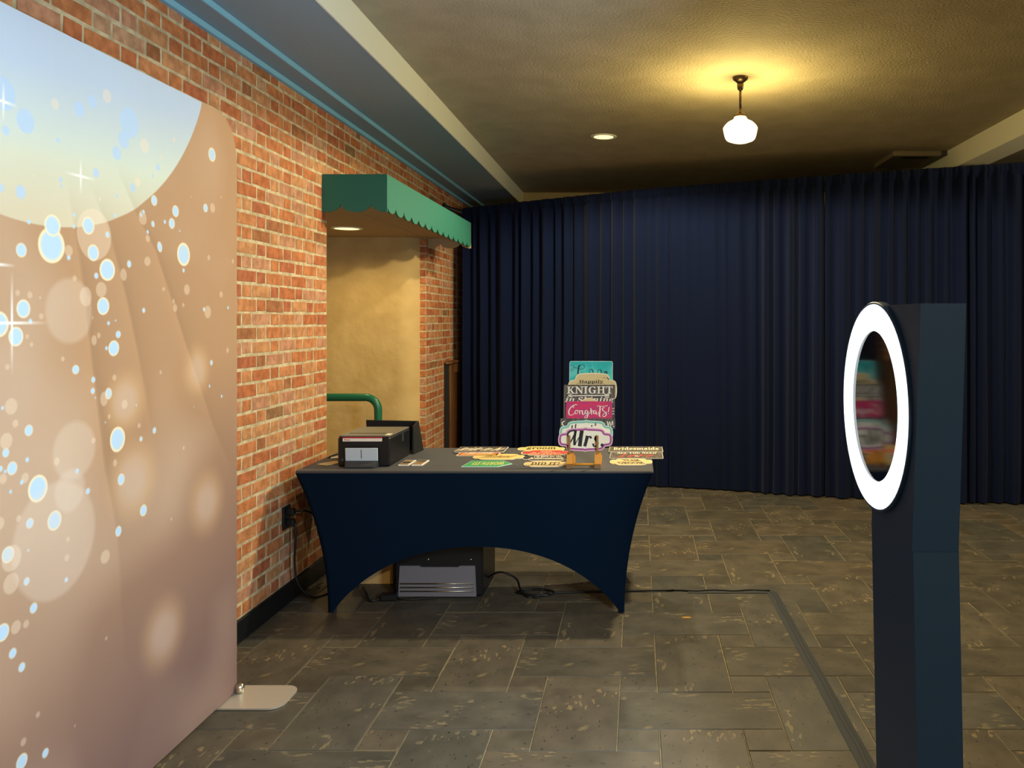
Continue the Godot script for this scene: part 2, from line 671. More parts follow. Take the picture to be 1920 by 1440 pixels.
# ------------------------------------------------------------------ brick wall
func brick_mesh(l: float, sd: int) -> ArrayMesh:
	var r := RandomNumberGenerator.new()
	r.seed = sd
	var st := tool()
	var h := COURSE - 0.013 + r.randf_range(-0.003, 0.002)
	var d := 0.03
	var b := r.randf_range(0.0018, 0.0028)
	# the face (towards +x) with slightly uneven corners
	var lo := []
	var hi := []
	for uv in [[-1, -1], [1, -1], [1, 1], [-1, 1]]:
		var j := Vector3(r.randf_range(-0.0005, 0.0008), r.randf_range(-0.0022, 0.0022), r.randf_range(-0.0022, 0.0022))
		hi.append(Vector3(0, uv[1] * (h / 2 - b), uv[0] * (l / 2 - b)) + j)
		lo.append(Vector3(-b * 0.9, uv[1] * h / 2, uv[0] * l / 2) + j)
	quad(st, hi[0], hi[1], hi[2], hi[3], Vector3.RIGHT)
	for i in 4:
		var k := (i + 1) % 4
		var m: Vector3 = (lo[i] + lo[k]) / 2.0
		quad(st, hi[i], hi[k], lo[k], lo[i], m * 4.0 + Vector3(0.05, 0, 0))
		quad(st, lo[i], lo[k], lo[k] - Vector3(d, 0, 0), lo[i] - Vector3(d, 0, 0), m - Vector3(m.x, 0, 0))
	done(st)
	return st.commit()

func behind_backdrop(x: float, y: float) -> bool:
	return x < 447.0 and y > 10.0 + 0.474 * x and not (x > 390.0 and y < 225.0)

func build_wall() -> void:
	var stretcher := []
	var header := []
	var closer := []
	for k in 6:
		stretcher.append(brick_mesh(0.1895, 100 + k))
		header.append(brick_mesh(0.0885, 120 + k))
		closer.append(brick_mesh(0.1385, 140 + k))
	var spots := []          # [position, shape list, px area, wall index]
	for row in range(-21, 21):
		var y := 1.469 + COURSE * (row - 0.5)
		if y < 0.05 or y > 2.735:
			continue
		var odd := posmod(row, 2) == 1
		# one brick end-on to the camera at the corner of the pier
		if y < 2.2:
			spots.append([Vector3(WALL - 0.0985, y, -FAR_START + 0.007), stretcher, 1, true])
		for way in [-1, 1]:
			# way -1 runs from the corner towards the camera; +1 runs on over the opening and beyond it
			if way == 1 and y < 2.29:
				# the pier beyond the opening starts its own bond at its corner
				var d := FAR_START
				var n := 0
				while d < 9.3:
					var long: bool = (n % 2 == 0) != odd
					var l := 0.203 if long else 0.102
					spots.append([Vector3(WALL, y, -(d + l / 2)), stretcher if long else header, 1])
					d += l
					n += 1
				continue
			var dd := NEAR_END
			var m := 0
			if odd:
				if way == -1:
					spots.append([Vector3(WALL, y, -(dd - 0.076)), closer, 0])
					dd -= 0.152
				else:
					dd -= 0.0
			while dd > 0.2 and dd < 9.3:
				var long2: bool = (m % 2 == 0)
				if way == 1:
					long2 = (m % 2 == 1) if not odd else (m % 2 == 0)
				var l2 := 0.203 if long2 else 0.102
				spots.append([Vector3(WALL, y, -(dd + way * l2 / 2)), stretcher if long2 else header, 0 if way == -1 else 1])
				dd += way * l2
				m += 1
	var roots := [structure("wall_left"), structure("wall_left_rear")]
	# the mortar bodies
	var st := tool()
	slab(st, Vector3(-2.15, -0.1, -NEAR_END), Vector3(WALL - 0.0017, 2.76, 3.1))
	part("wall_body", done(st), mats.mortar, roots[0])
	st = tool()
	slab(st, Vector3(-2.05, 2.26, -FAR_START), Vector3(WALL - 0.0017, 2.76, -NEAR_END))
	slab(st, Vector3(-2.05, -0.1, -9.4), Vector3(WALL - 0.0017, 2.76, -FAR_START + 0.002))
	part("wall_body", done(st), mats.mortar, roots[1])
	var ranked := [[], []]
	for s in spots:
		var p: Vector3 = s[0]
		var d := -p.z
		var x := PX + F * p.x / d
		var y := PY - F * (p.y - EYE) / d
		var seen := x > -20 and x < 1920 and y > -15 and y < 1440 and not behind_backdrop(x, y)
		if s[2] == 0 and x > 560 and y > 880 and y < 1100 and x - 560 > (y - 880) * 0.4:
			seen = false
		ranked[s[2]].append([(1.0 if seen else 0.0001) / (d * d * d) * (2.0 if s[1] == stretcher else 1.0), s])
	for w in 2:
		ranked[w].sort_custom(func(a, b): return a[0] > b[0])
		var tones := []
		var tools := []
		for k in 9:
			tools.append(tool())
		for i in ranked[w].size():
			var s = ranked[w][i][1]
			var mesh: ArrayMesh = s[1][rng.randi() % 6]
			var r := rng.randf()
			var tone := int(r * r * 8.99) if rng.randf() < 0.35 else rng.randi() % 6
			var xf := Transform3D(Basis(Vector3.UP, rng.randf_range(-0.004, 0.004)) * Basis(Vector3.RIGHT, rng.randf_range(-0.012, 0.012)), s[0] + Vector3(rng.randf_range(-0.0001, 0.0011), rng.randf_range(-0.0015, 0.0015), 0))
			if s.size() > 3:
				xf.basis = Basis(Vector3.UP, -PI / 2)
			if i < 300 and ranked[w][i][0] > 0.001:
				var o := MeshInstance3D.new()
				o.name = "brick" if i == 0 else "brick_%03d" % i
				o.mesh = mesh
				o.material_override = mats["brick_%d" % tone]
				o.transform = xf
				roots[w].add_child(o, true)
			else:
				tools[tone].append_from(mesh, 0, xf)
				tones.append(tone)
		var joined := ArrayMesh.new()
		for k in 9:
			if tones.has(k):
				tools[k].set_material(mats["brick_%d" % k])
				joined = tools[k].commit(joined)
		var rest := MeshInstance3D.new()
		rest.name = "remaining_bricks"
		rest.mesh = joined
		rest.set_meta("kind", "stuff")
		roots[w].add_child(rest, true)
	# base board along the brick wall
	st = tool()
	slab(st, Vector3(WALL - 0.02, 0.0, -NEAR_END), Vector3(WALL + 0.014, 0.107, 3.0), 0.004)
	part("base_board", done(st), mats.black_base, structure("baseboard_left"))

# ------------------------------------------------------------------ slate floor
func tile_mesh(w: float, l: float, sd: int) -> ArrayMesh:
	var r := RandomNumberGenerator.new()
	r.seed = sd
	var st := tool()
	var g := 0.0022
	var b := 0.002
	var u0 := r.randf_range(0.0, 0.45)
	var v0 := r.randf_range(0.0, 0.45)
	var turned := w > l
	var top := []
	var low := []
	for uv in [[0, 0], [1, 0], [1, 1], [0, 1]]:
		var j := Vector3(r.randf_range(-0.0008, 0.0008), r.randf_range(-0.0006, 0.0006), r.randf_range(-0.0008, 0.0008))
		top.append(Vector3(lerpf(g + b, w - g - b, uv[0]), 0, lerpf(g + b, l - g - b, uv[1])) + j)
		low.append(Vector3(lerpf(g, w - g, uv[0]), -0.02, lerpf(g, l - g, uv[1])) + j)
	var uvs := func(p: Vector3) -> Vector2:
		var q := Vector2(p.z, p.x) if not turned else Vector2(p.x, p.z)
		return Vector2(u0, v0) + q * 0.85
	for f in [[top[0], top[1], top[2], top[3], Vector3.UP]]:
		for t in [[0, 1, 2], [0, 2, 3]]:
			var a: Vector3 = f[t[0]]
			var bb: Vector3 = f[t[1]]
			var c: Vector3 = f[t[2]]
			if (a - c).cross(a - bb).y < 0.0:
				var q := bb
				bb = c
				c = q
			for v in [a, bb, c]:
				st.set_uv(uvs.call(v))
				st.add_vertex(v)
	for i in 4:
		var k := (i + 1) % 4
		var m: Vector3 = (low[i] + low[k]) / 2.0 - Vector3(w / 2, 0, l / 2)
		st.set_uv(uvs.call(top[i]))
		var e0 = low[i] + Vector3(0, 0.02 - b, 0)
		var e1 = low[k] + Vector3(0, 0.02 - b, 0)
		quad(st, top[i], top[k], e1, e0, m.normalized() + Vector3.UP)
		quad(st, e0, e1, low[k], low[i], m)
	done(st)
	return st.commit()

func build_floor() -> void:
	var fl := structure("floor")
	var st := tool()
	slab(st, Vector3(-3.6, -0.12, -9.6), Vector3(5.8, -0.0035, 3.2))
	part("grout_bed", done(st), mats.grout, fl)
	var u := 0.1525
	var shapes := {}
	for k in 5:
		shapes[["tall", k]] = tile_mesh(2 * u, 4 * u, 200 + k)
		shapes[["wide", k]] = tile_mesh(4 * u, 2 * u, 220 + k)
		shapes[["square", k]] = tile_mesh(u, u, 240 + k)
	# a pinwheel of two slabs and two squares, repeated along (3, 3) and (3, -3)
	var all := []
	for a in range(-26, 30):
		for b in range(-30, 26):
			var i := 3 * (a + b)
			var j := 3 * (a - b)
			for t in [["tall", 0, 0, 2, 4], ["wide", -1, -2, 4, 2], ["square", -1, 0, 1, 1], ["square", -1, 3, 1, 1]]:
				var x: float = 0.081 + u * (i + t[1])
				var d: float = 3.966 - u * (j + t[2])
				if x < -3.5 or x + t[3] * u > 5.75 or d - t[4] * u < -2.9 or d > 9.5:
					continue
				# tiles stop at the brick wall
				var mid := Vector3(x + t[3] * u / 2, 0, -d + t[4] * u / 2)
				if mid.x < WALL - 0.25 and (-mid.z < NEAR_END or -mid.z > FAR_START):
					continue
				var seen := false
				for ex in [0.0, 0.5, 1.0]:
					for ez in [0.0, 0.5, 1.0]:
						var dd: float = d - t[4] * u * ez
						if dd > 0.5:
							var px: float = PX + F * (x + t[3] * u * ex) / dd
							var py: float = PY + F * EYE / dd
							if px > -10 and px < 1930 and py < 1450 and dd < 8.3:
								seen = true
				all.append([(1.0 if seen else 1000.0) * absf(d + 0.01), t[0], Vector3(x, 0, -d), seen])
	all.sort_custom(func(p, q): return p[0] < q[0])
	var tools := []
	for k in 5:
		tools.append(tool())
	var count := 0
	for t in all:
		var mesh: ArrayMesh = shapes[[t[1], rng.randi() % 5]]
		var tone: int = [0, 0, 1, 1, 2, 3, 4][rng.randi() % 7]
		var xf := Transform3D(Basis(), t[2] + Vector3(0, rng.randf_range(-0.0012, 0.0), 0))
		if t[3] and count < 300:
			var o := MeshInstance3D.new()
			o.name = "slate_tile" if count == 0 else "slate_tile_%03d" % count
			o.mesh = mesh
			o.material_override = mats["slate_%d" % tone]
			o.transform = xf
			fl.add_child(o, true)
			count += 1
		else:
			tools[tone].append_from(mesh, 0, xf)
	var joined := ArrayMesh.new()
	for k in 5:
		tools[k].set_material(mats["slate_%d" % k])
		joined = tools[k].commit(joined)
	var rest := MeshInstance3D.new()
	rest.name = "remaining_tiles"
	rest.mesh = joined
	rest.set_meta("kind", "stuff")
	fl.add_child(rest, true)

# ------------------------------------------------------------------ lamps
func build_ceiling_lights() -> void:
	var p := thing("pendant_lamp", "glowing white schoolhouse globe pendant hanging on a thin rod from the ceiling", "lamp", Vector3(PENDANT_AT.x, CEIL, PENDANT_AT.z))
	var xf := Transform3D(Basis(), PENDANT_AT)
	var st := tool(true)
	var globe := curve([Vector2(0.034, 0.083), Vector2(0.045, 0.064), Vector2(0.075, 0.047), Vector2(0.099, 0.02), Vector2(0.1, 0.0), Vector2(0.086, -0.05), Vector2(0.058, -0.066), Vector2(0.03, -0.074), Vector2(0.0, -0.077)], 4)
	globe.reverse()
	lathe(st, globe, xf, 36)
	part("globe", done(st), mats.lamp_globe, p)
	st = tool(true)
	lathe(st, [Vector2(0.0, 0.08), Vector2(0.037, 0.08), Vector2(0.038, 0.088), Vector2(0.026, 0.1), Vector2(0.009, 0.112), Vector2(0.009, 0.13), Vector2(0.0, 0.13)], xf, 24)
	part("fitter", done(st), mats.bronze, p)
	st = tool(true)
	tube(st, [PENDANT_AT + Vector3(0, 0.12, 0), PENDANT_AT + Vector3(0, CEIL - PENDANT_AT.y - 0.05, 0)], 0.0075, 12)
	part("rod", done(st), mats.bronze, p)
	st = tool(true)
	var top := CEIL - PENDANT_AT.y
	lathe(st, [Vector2(0.0, top - 0.078), Vector2(0.014, top - 0.076), Vector2(0.019, top - 0.06), Vector2(0.02, top - 0.035), Vector2(0.0, top - 0.034)], xf, 24)
	part("socket_cup", done(st), mats.bronze, p)
	st = tool(true)
	lathe(st, [Vector2(0.0, top - 0.034), Vector2(0.02, top - 0.033), Vector2(0.042, top - 0.016), Vector2(0.047, top - 0.004), Vector2(0.047, top), Vector2(0.0, top)], xf, 28)
	part("canopy", done(st), mats.bronze, p)
	# two more out of view, the rear one added for warm fill, carry the lights set in room_lights
	var others := [[Vector3(1.2, CEIL, 1.4), "unseen globe pendant lamp added behind the viewpoint for warm fill"], [Vector3(4.0, CEIL, -4.6), "white globe pendant lamp hanging beyond the right-hand ceiling beam"]]
	for q in others:
		var o: Node3D = p.duplicate()
		o.name = numbered("pendant_lamp")
		add_child(o, true)
		o.position = q[0]
		o.set_meta("label", q[1])
	can_light("recessed_light", Vector3(-0.263, CEIL, -6.51), 0.088, "round recessed ceiling light glowing left of the pendant globe")
	can_light("recessed_light", Vector3(-2.27, 2.217, -6.5), 0.105, "round recessed light glowing in the underside of the green awning")

func can_light(called: String, c: Vector3, r: float, label: String) -> void:
	var t := thing(called, label, "light", c, "recessed lights")
	t.remove_meta("group")
	var xf := Transform3D(Basis(), c)
	var st := tool(true)
	lathe(st, [Vector2(r - 0.012, 0.0), Vector2(r - 0.01, -0.006), Vector2(r + 0.01, -0.007), Vector2(r + 0.016, 0.0)], xf, 40)
	part("trim_ring", done(st), mats.beam_paint, t)
	st = tool()
	lathe(st, [Vector2(0.0, -0.004), Vector2(r - 0.011, -0.004), Vector2(r - 0.011, 0.0), Vector2(0.0, 0.0)], xf, 40)
	part("lens", done(st), mats.lamp_lens, t)

# ------------------------------------------------------------------ awning over the opening
func scallops(length: float, first: float, pitch: float, depth: float, high: float) -> PackedVector2Array:
	# upper edge straight, lower edge of lobes that hang from cusps; x from 0 to length, y from 0 (top) down
	var poly := PackedVector2Array([Vector2(0, 0), Vector2(0, 0)])
	poly[0] = Vector2(length, 0)
	poly[1] = Vector2(0, 0)
	var n := 220
	for k in n + 1:
		var x := length * k / n
		var s := fposmod(x - first, pitch) / pitch
		var y := -(high - depth) - depth * sqrt(maxf(0.0, 1.0 - pow(2.0 * s - 1.0, 2.0)))
		poly.append(Vector2(x, y))
	return poly

func build_awning() -> void:
	var front := -1.478
	var d0 := 4.905
	var d1 := 7.37
	var top := EYE + 0.858
	var aw := thing("awning", "green box awning with scalloped lower edges on the brick wall over the plastered opening", "awning", Vector3(WALL, top, -d0))
	var st := tool()
	var wend := front + 0.006 - WALL - 0.002
	prism(st, scallops(wend, 0.108, 0.179, 0.05, 0.222), 0.012, Transform3D(Basis(), Vector3(WALL + 0.002, top, -d0)))
	part("end_valance", done(st), mats.green_end, aw)
	st = tool()
	prism(st, scallops(d1 - d0, -0.006 + 0.0, 0.1765, 0.05, 0.222), 0.012, Transform3D(Basis(Vector3(0, 0, -1), Vector3.UP, Vector3(1, 0, 0)), Vector3(front - 0.006, top, -d0 + 0.001)))
	part("side_valance", done(st), mats.green_side, aw)
	st = tool()
	slab(st, Vector3(WALL, top - 0.012, -d1), Vector3(front, top - 0.001, -d0), 0.002)
	part("top_board", done(st), mats.green_end, aw)
	st = tool()
	slab(st, Vector3(WALL, 2.219, -d1), Vector3(front - 0.008, 2.24, -d0 - 0.002))
	part("underside_board", done(st), mats.under_board, aw)
	st = tool()
	prism(st, scallops(wend, 0.108, 0.179, 0.05, 0.222), 0.012, Transform3D(Basis(), Vector3(WALL + 0.002, top - 0.002, -d1)))
	part("far_valance", done(st), mats.under_board, aw)

# ------------------------------------------------------------------ plastered stair opening
func build_alcove() -> void:
	var al := structure("wall_alcove")
	var st := tool()
	slab(st, Vector3(-3.7, 2.217, -9.4), Vector3(WALL, 2.4, -NEAR_END + 0.01))
	part("alcove_ceiling", done(st), mats.under_board, al)
	# plaster wall that faces the camera and rounds away at its right end
	st = tool(true)
	var poly := PackedVector2Array([Vector2(-3.6, -7.2)])
	var c := Vector2(-2.077, -7.39)
	for k in 15:
		var a := PI / 2 * (1.0 - k / 14.0)
		poly.append(c + Vector2(cos(a), sin(a)) * 0.19)
	poly.append(Vector2(-1.887, -7.5))
	poly.append(Vector2(-2.4, -7.6))
	poly.append(Vector2(-3.6, -7.6))
	for i in range(poly.size() - 1):
		var p := poly[i]
		var q := poly[i + 1]
		if i == 0 or i > 14:
			st.set_smooth_group(-1)
		else:
			st.set_smooth_group(0)
		quad(st, Vector3(p.x, -0.1, p.y), Vector3(q.x, -0.1, q.y), Vector3(q.x, 2.3, q.y), Vector3(p.x, 2.3, p.y), Vector3(q.y - p.y, 0, p.x - q.x) * -1.0)
	part("plaster_wall", done(st), mats.plaster, al)
	st = tool()
	slab(st, Vector3(-3.7, -0.1, -9.4), Vector3(-3.4, 2.3, -4.5))
	slab(st, Vector3(-3.7, -0.1, -NEAR_END - 0.001), Vector3(-2.14, 2.3, -4.6))
	part("plaster_side", done(st), mats.plaster, al)
	# green pipe rail
	var d := 6.4
	var y := EYE - 0.595
	var r := 0.03
	var pts := [Vector3(-3.39, y, -d), Vector3(-2.09, y, -d)]
	for k in 9:
		var a := PI / 2 * k / 8.0
		pts.append(Vector3(-2.09 + sin(a) * 0.096, y - 0.096 + cos(a) * 0.096, -d))
	pts.append(Vector3(-1.994, 0.006, -d))
	st = tool(true)
	tube(st, pts, r, 16)
	var rail := thing("stair_rail", "green painted pipe handrail bending down in the plastered opening behind the printer", "handrail", Vector3(-1.994, 0, -d))
	part("pipe", done(st), mats.green_pipe, rail)
	st = tool(true)
	lathe(st, [Vector2(0.03, 0.016), Vector2(0.05, 0.012), Vector2(0.055, 0.0)], Transform3D(Basis(), Vector3(-1.994, 0, -d)), 24)
	part("floor_flange", done(st), mats.green_pipe, rail)
	# low wooden cabinet along the wall, half behind the drape
	var cb := thing("wooden_cabinet", "low brown wooden cabinet against the far brick wall beside the black drape", "cabinet", Vector3(-1.83, 0, -8.5))
	st = tool()
	slab(st, Vector3(WALL + 0.001, 0.0, -9.2), Vector3(-1.812, 1.075, -7.98), 0.004)
	part("body", done(st), mats.black_matte, cb)
	st = tool()
	slab(st, Vector3(-1.814, 0.02, -8.14), Vector3(-1.79, 1.07, -8.0), 0.004)
	slab(st, Vector3(-1.814, 0.98, -9.2), Vector3(-1.79, 1.07, -8.14), 0.004)
	part("frame", done(st), mats.cabinet_frame, cb)
	st = tool()
	slab(st, Vector3(-1.814, 0.02, -9.2), Vector3(-1.802, 0.98, -8.14), 0.003)
	part("panel", done(st), mats.cabinet_wood, cb)
	st = tool()
	slab(st, Vector3(WALL + 0.002, 1.075, -9.2), Vector3(-1.78, 1.1, -7.96), 0.006)
	part("top", done(st), mats.cabinet_frame, cb)

# ------------------------------------------------------------------ drapes
const DRAPE := [Vector3(-1.70, 2.60, 8.31), Vector3(0.097, 2.675, 7.57), Vector3(1.105, 2.70, 7.25), Vector3(1.855, 2.715, 7.0), Vector3(2.64, 2.74, 6.84), Vector3(3.3, 2.78, 6.80), Vector3(5.4, 2.80, 6.8)]   # x, top, depth

func drape_at(x: float) -> Vector2:
	for i in DRAPE.size() - 1:
		if x <= DRAPE[i + 1].x:
			var t: float = (x - DRAPE[i].x) / (DRAPE[i + 1].x - DRAPE[i].x)
			return Vector2(lerpf(DRAPE[i].y, DRAPE[i + 1].y, t), lerpf(DRAPE[i].z, DRAPE[i + 1].z, t))
	return Vector2(DRAPE[-1].y, DRAPE[-1].z)

func build_curtains() -> void:
	var labels := ["black pleated drape at the left end, beside the awning and brick wall", "black drape in the middle, behind the stack of signs on the table", "black pleated drape at the right end, behind the glowing ring light"]
	var ends := [-1.70, 0.30, 1.60, 5.4]
	for k in 3:
		drape(ends[k] + [0.012, 0.002, 0.006][k], ends[k + 1] - [0.002, 0.005, 0.012][k], k, labels[k])
	var pl := thing("drape_pole", "black horizontal pole carrying the drapes, its end showing at the brick wall", "pole", Vector3(-1.83, 2.58, -8.2))
	var pts := [Vector3(-1.845, EYE + 1.085, -7.95)]
	for p in DRAPE:
		pts.append(Vector3(p.x, p.y - 0.045, -p.z))
	var st := tool(true)
	tube(st, pts, 0.022, 12)
	part("tube", done(st), mats.black_plastic, pl)
	st = tool()
	box(st, Vector3(-1.838, EYE + 1.085, -7.93), Vector3(0.03, 0.06, 0.05), 0.006)
	part("end_bracket", done(st), mats.black_plastic, pl)
	st = tool(true)
	lathe(st, [Vector2(0.0, 0.004), Vector2(0.006, 0.003), Vector2(0.008, 0.0)], Transform3D(Basis(Vector3.RIGHT, PI / 2), Vector3(-1.78, EYE + 1.088, -7.965)), 12)
	part("bolt", done(st), mats.chrome, pl)

func drape(x0: float, x1: float, k: int, label: String) -> void:
	var nz := FastNoiseLite.new()
	nz.seed = 80 + k
	nz.frequency = 0.9
	var nx := int((x1 - x0) / 0.0085)
	var levels := [0.0, 0.006, 0.02, 0.04, 0.07, 0.085, 0.1, 0.14, 0.25, 0.45, 0.8, 1.2, 1.6, 2.0, 2.3, 2.55, 2.7]
	var grid := []
	for i in nx + 1:
		var x := lerpf(x0, x1, float(i) / nx)
		var da := drape_at(x)
		var high := da.x
		var dir := (drape_at(x + 0.02).y - drape_at(x - 0.02).y) / 0.04
		var nrm := Vector3(dir, 0, 1).normalized()
		# pleats: deep at the left, shallow in the middle, deep again on the right
		var amp := 0.046 if x < -0.2 else lerpf(0.046, 0.014, clampf((x + 0.2) / 0.5, 0, 1))
		if x > 0.7:
			amp = lerpf(0.014, 0.046, clampf((x - 0.7) / 0.5, 0, 1))
		var ph := x * 58.0 + nz.get_noise_1d(x * 2.2) * 4.0
		var strip := []
		for lv in levels:
			var v: float = minf(lv / 2.7, 1.0)
			var y: float = high * (1.0 - v) + 0.012
			var w := pow(maxf(sin(ph + 0.25 * sin(v * 3.0 + x * 3.0)), -0.75), 1.0) * 0.7 + 0.3 * sin(ph * 0.5 + 1.0)
			var off := amp * w
			if lv < 0.09:
				# gathered rod pocket: finer ruffles, belly round the pole
				var belly := 0.028 * sin(clampf(lv / 0.085, 0, 1) * PI)
				off = belly + 0.008 * sin(x * 150.0 + nz.get_noise_1d(x * 9.0) * 5.0) + amp * w * (0.3 + lv * 5.0)
			var flare := 0.0
			if v > 0.9:
				flare = 0.02 * (v - 0.9) * 10.0 * sin(x * 6.0)
			var sway := nz.get_noise_2d(x * 1.5, y * 0.8) * 0.03 * v
			strip.append(Vector3(x, y, -da.y) + nrm * (off + flare + sway + 0.062))
		grid.append(strip)
	var st := tool(true)
	for i in nx:
		for j in levels.size() - 1:
			quad(st, grid[i][j], grid[i + 1][j], grid[i + 1][j + 1], grid[i][j + 1], Vector3(0, 0, 1))
	var m := (x0 + x1) / 2.0
	var t := thing("drape", label, "curtain", Vector3(m, 0, -drape_at(m).y))
	part("cloth", done(st), mats.drape_cloth, t)

# ------------------------------------------------------------------ backdrop
const BX := -1.6
const B_FAR := 3.345
const B_NEAR := 0.93
const B_TOP := 2.305
const B_LOW := 0.012

func on_drop(x: float, y: float) -> Vector2:      # (depth, height) on the print
	var s := (PX - x) / -BX
	return Vector2(F / s, EYE + (PY - y) / s)

func backdrop_print() -> ImageTexture:
	var w := 1300
	var h := 1240
	var wide := B_FAR - B_NEAR
	var high := B_TOP - B_LOW
	var ppm := w / wide
	var buf := PackedFloat32Array()
	buf.resize(w * h * 3)
	var nz := FastNoiseLite.new()
	nz.seed = 91
	nz.frequency = 0.0022
	nz.fractal_octaves = 2
	var p := 0
	var cc := Vector2(2.244, 2.66)
	for j in h:
		var y := B_TOP - high * (j + 0.5) / h
		for i in w:
			var d := B_FAR - wide * (i + 0.5) / w
			# warm tan, duskier and rosier towards the floor
			var t := clampf((1.25 - y) / 1.1 + (d - 2.8) * 0.25, 0, 1)
			var n := nz.get_noise_2d(i, j)
			var c := Color(0.72, 0.565, 0.43).lerp(Color(0.50, 0.395, 0.385), t)
			c = c.lerp(Color(0.81, 0.71, 0.63), clampf(0.38 + n * 1.2 - (d - 2.3) * 0.45, 0, 1) * 0.7 * (1.0 - t * 0.5))
			# the great pale disc, blue ring light painted into its upper part
			var q := Vector2(d, y).distance_to(cc)
			var pale := Color(0.86, 0.84, 0.75).lerp(Color(0.85, 0.93, 0.90), clampf((y - 1.78) / 0.22, 0, 1)).lerp(Color(0.72, 0.84, 1.0), clampf((y - 1.95) / 0.25 + (2.4 - d) * 0.3, 0, 1))
			var edge := clampf((0.9046 - q) * 260.0 + 0.5, 0, 1)
			c = c.lerp(pale, edge * 0.86)
			buf[p] = c.r
			buf[p + 1] = c.g
			buf[p + 2] = c.b
			p += 3
	# crease shading painted into the print, paler on one side, duskier on the other
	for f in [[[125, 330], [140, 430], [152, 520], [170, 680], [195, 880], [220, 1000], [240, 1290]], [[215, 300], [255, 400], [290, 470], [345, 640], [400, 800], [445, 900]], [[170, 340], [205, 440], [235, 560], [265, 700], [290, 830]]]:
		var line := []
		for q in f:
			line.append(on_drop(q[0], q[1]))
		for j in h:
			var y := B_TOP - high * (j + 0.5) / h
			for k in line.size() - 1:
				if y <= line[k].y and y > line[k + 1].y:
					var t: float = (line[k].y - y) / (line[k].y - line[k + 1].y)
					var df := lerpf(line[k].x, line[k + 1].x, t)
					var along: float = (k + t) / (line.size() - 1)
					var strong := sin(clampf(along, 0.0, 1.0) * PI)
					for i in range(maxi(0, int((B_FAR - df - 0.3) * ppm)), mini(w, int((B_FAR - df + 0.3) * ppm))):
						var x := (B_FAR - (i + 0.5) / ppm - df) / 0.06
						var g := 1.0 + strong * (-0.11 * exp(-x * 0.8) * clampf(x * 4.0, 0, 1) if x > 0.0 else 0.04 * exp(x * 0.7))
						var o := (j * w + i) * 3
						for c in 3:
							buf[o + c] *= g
	# lights: x, y, half height in the photograph, kind: 1 bright with a warm rim, 2 faint, 3 wide and soft, 4 very faint and large
	var spots := [
		100,460,35,1, 102,423,22,1, 178,440,50,2, 168,423,18,1, 202,440,7,1, 177,474,17,1, 45,469,15,1, 130,470,12,2, 130,483,6,1, 202,506,22,1, 232,515,13,2, 245,495,8,1, 277,490,10,2, 301,463,11,1,
		348,477,23,1, 333,396,12,1, 326,419,11,1, 293,376,11,1, 269,408,15,2, 266,403,5,1, 272,397,5,1, 389,390,9,1, 402,390,10,2, 290,420,7,1, 313,416,5,1, 277,435,5,1, 277,447,8,2, 183,517,7,1,
		140,522,7,2, 192,543,16,2, 196,574,18,1, 161,556,20,2, 133,583,66,4, 49,579,19,1, 3,608,26,1, 35,631,20,1, 62,602,6,1, 38,549,7,2, 61,553,8,2, 80,558,4,2, 82,593,7,2, 56,631,6,2, 64,646,6,2,
		273,582,6,1, 223,627,8,1, 216,653,16,1, 203,653,5,1, 177,638,11,2, 188,629,7,2, 206,606,5,1, 218,601,3,1, 175,596,4,2, 143,693,10,1, 121,673,6,2, 19,688,7,2, 174,712,7,1, 173,733,7,1, 178,746,3,1,
		207,738,12,1, 197,748,15,2, 218,708,7,2, 354,543,11,2, 306,542,5,2, 328,577,9,2, 325,565,6,2, 347,572,5,2, 393,585,13,2, 386,580,5,1, 418,552,7,2, 431,577,4,1, 372,693,55,3, 238,753,66,3, 400,680,6,1,
		396,724,4,1, 419,743,4,1, 305,698,5,2, 26,762,17,2, 10,765,5,1, 34,794,9,2, 59,807,12,1, 17,827,17,2, 237,758,10,2, 258,760,3,1, 208,781,6,2, 199,792,3,1, 224,824,25,1, 264,798,6,2, 268,823,6,1,
		293,807,7,1, 175,826,7,2, 142,845,60,4, 348,507,5,1, 395,483,6,2, 341,433,3,1, 362,369,2,1, 418,370,3,2, 430,657,6,2, 365,763,2,1, 16,849,10,1, 56,862,6,1, 28,878,14,1, 6,879,7,1, 15,884,5,1,
		11,898,11,2, 52,896,11,2, 46,904,6,1, 25,922,5,1, 76,916,27,1, 148,883,6,1, 167,921,7,1, 111,865,9,2, 107,976,20,1, 135,920,45,4, 253,900,88,3, 231,899,12,1, 219,868,8,2, 273,957,12,1, 224,996,11,1,
		391,942,70,3, 200,1044,14,2, 20,1040,17,1, 27,1047,26,2, 61,981,11,1, 4,982,14,2, 40,972,8,2, 26,1094,21,2, 55,1090,9,1, 58,1032,4,1, 132,1011,6,2, 130,1046,8,2, 129,1087,6,1, 68,1140,11,1, 35,1176,14,2,
		54,1170,9,2, 10,1186,18,1, 29,1225,11,1, 46,1251,10,1, 311,1187,80,3, 76,1340,7,2, 49,1391,9,2, 90,1412,10,1, 46,1428,16,1, 203,1197,5,2, 145,1361,4,2, 109,1013,115,4, 348,840,5,2, 325,973,4,2,
		53,227,25,1, 247,230,30,1, 236,262,18,1, 223,287,15,1, 16,245,11,1, 113,263,7,1, 275,273,15,2, 300,314,8,1, 290,330,5,1, 262,341,10,2, 252,352,10,1, 184,324,11,1, 44,360,15,1, 7,352,10,1, 118,337,7,1,
		119,349,5,1, 330,262,6,2, 307,295,5,2, 401,290,14,1, 153,205,16,1, 178,190,14,1, 108,195,12,2, 205,180,14,2, 10,175,34,1, 141,403,5,1, 140,425,5,1, 222,367,5,1, 59,416,6,1, 219,404,5,1, 190,373,5,2, 68,329,4,2, 440,490,5,2,
	]
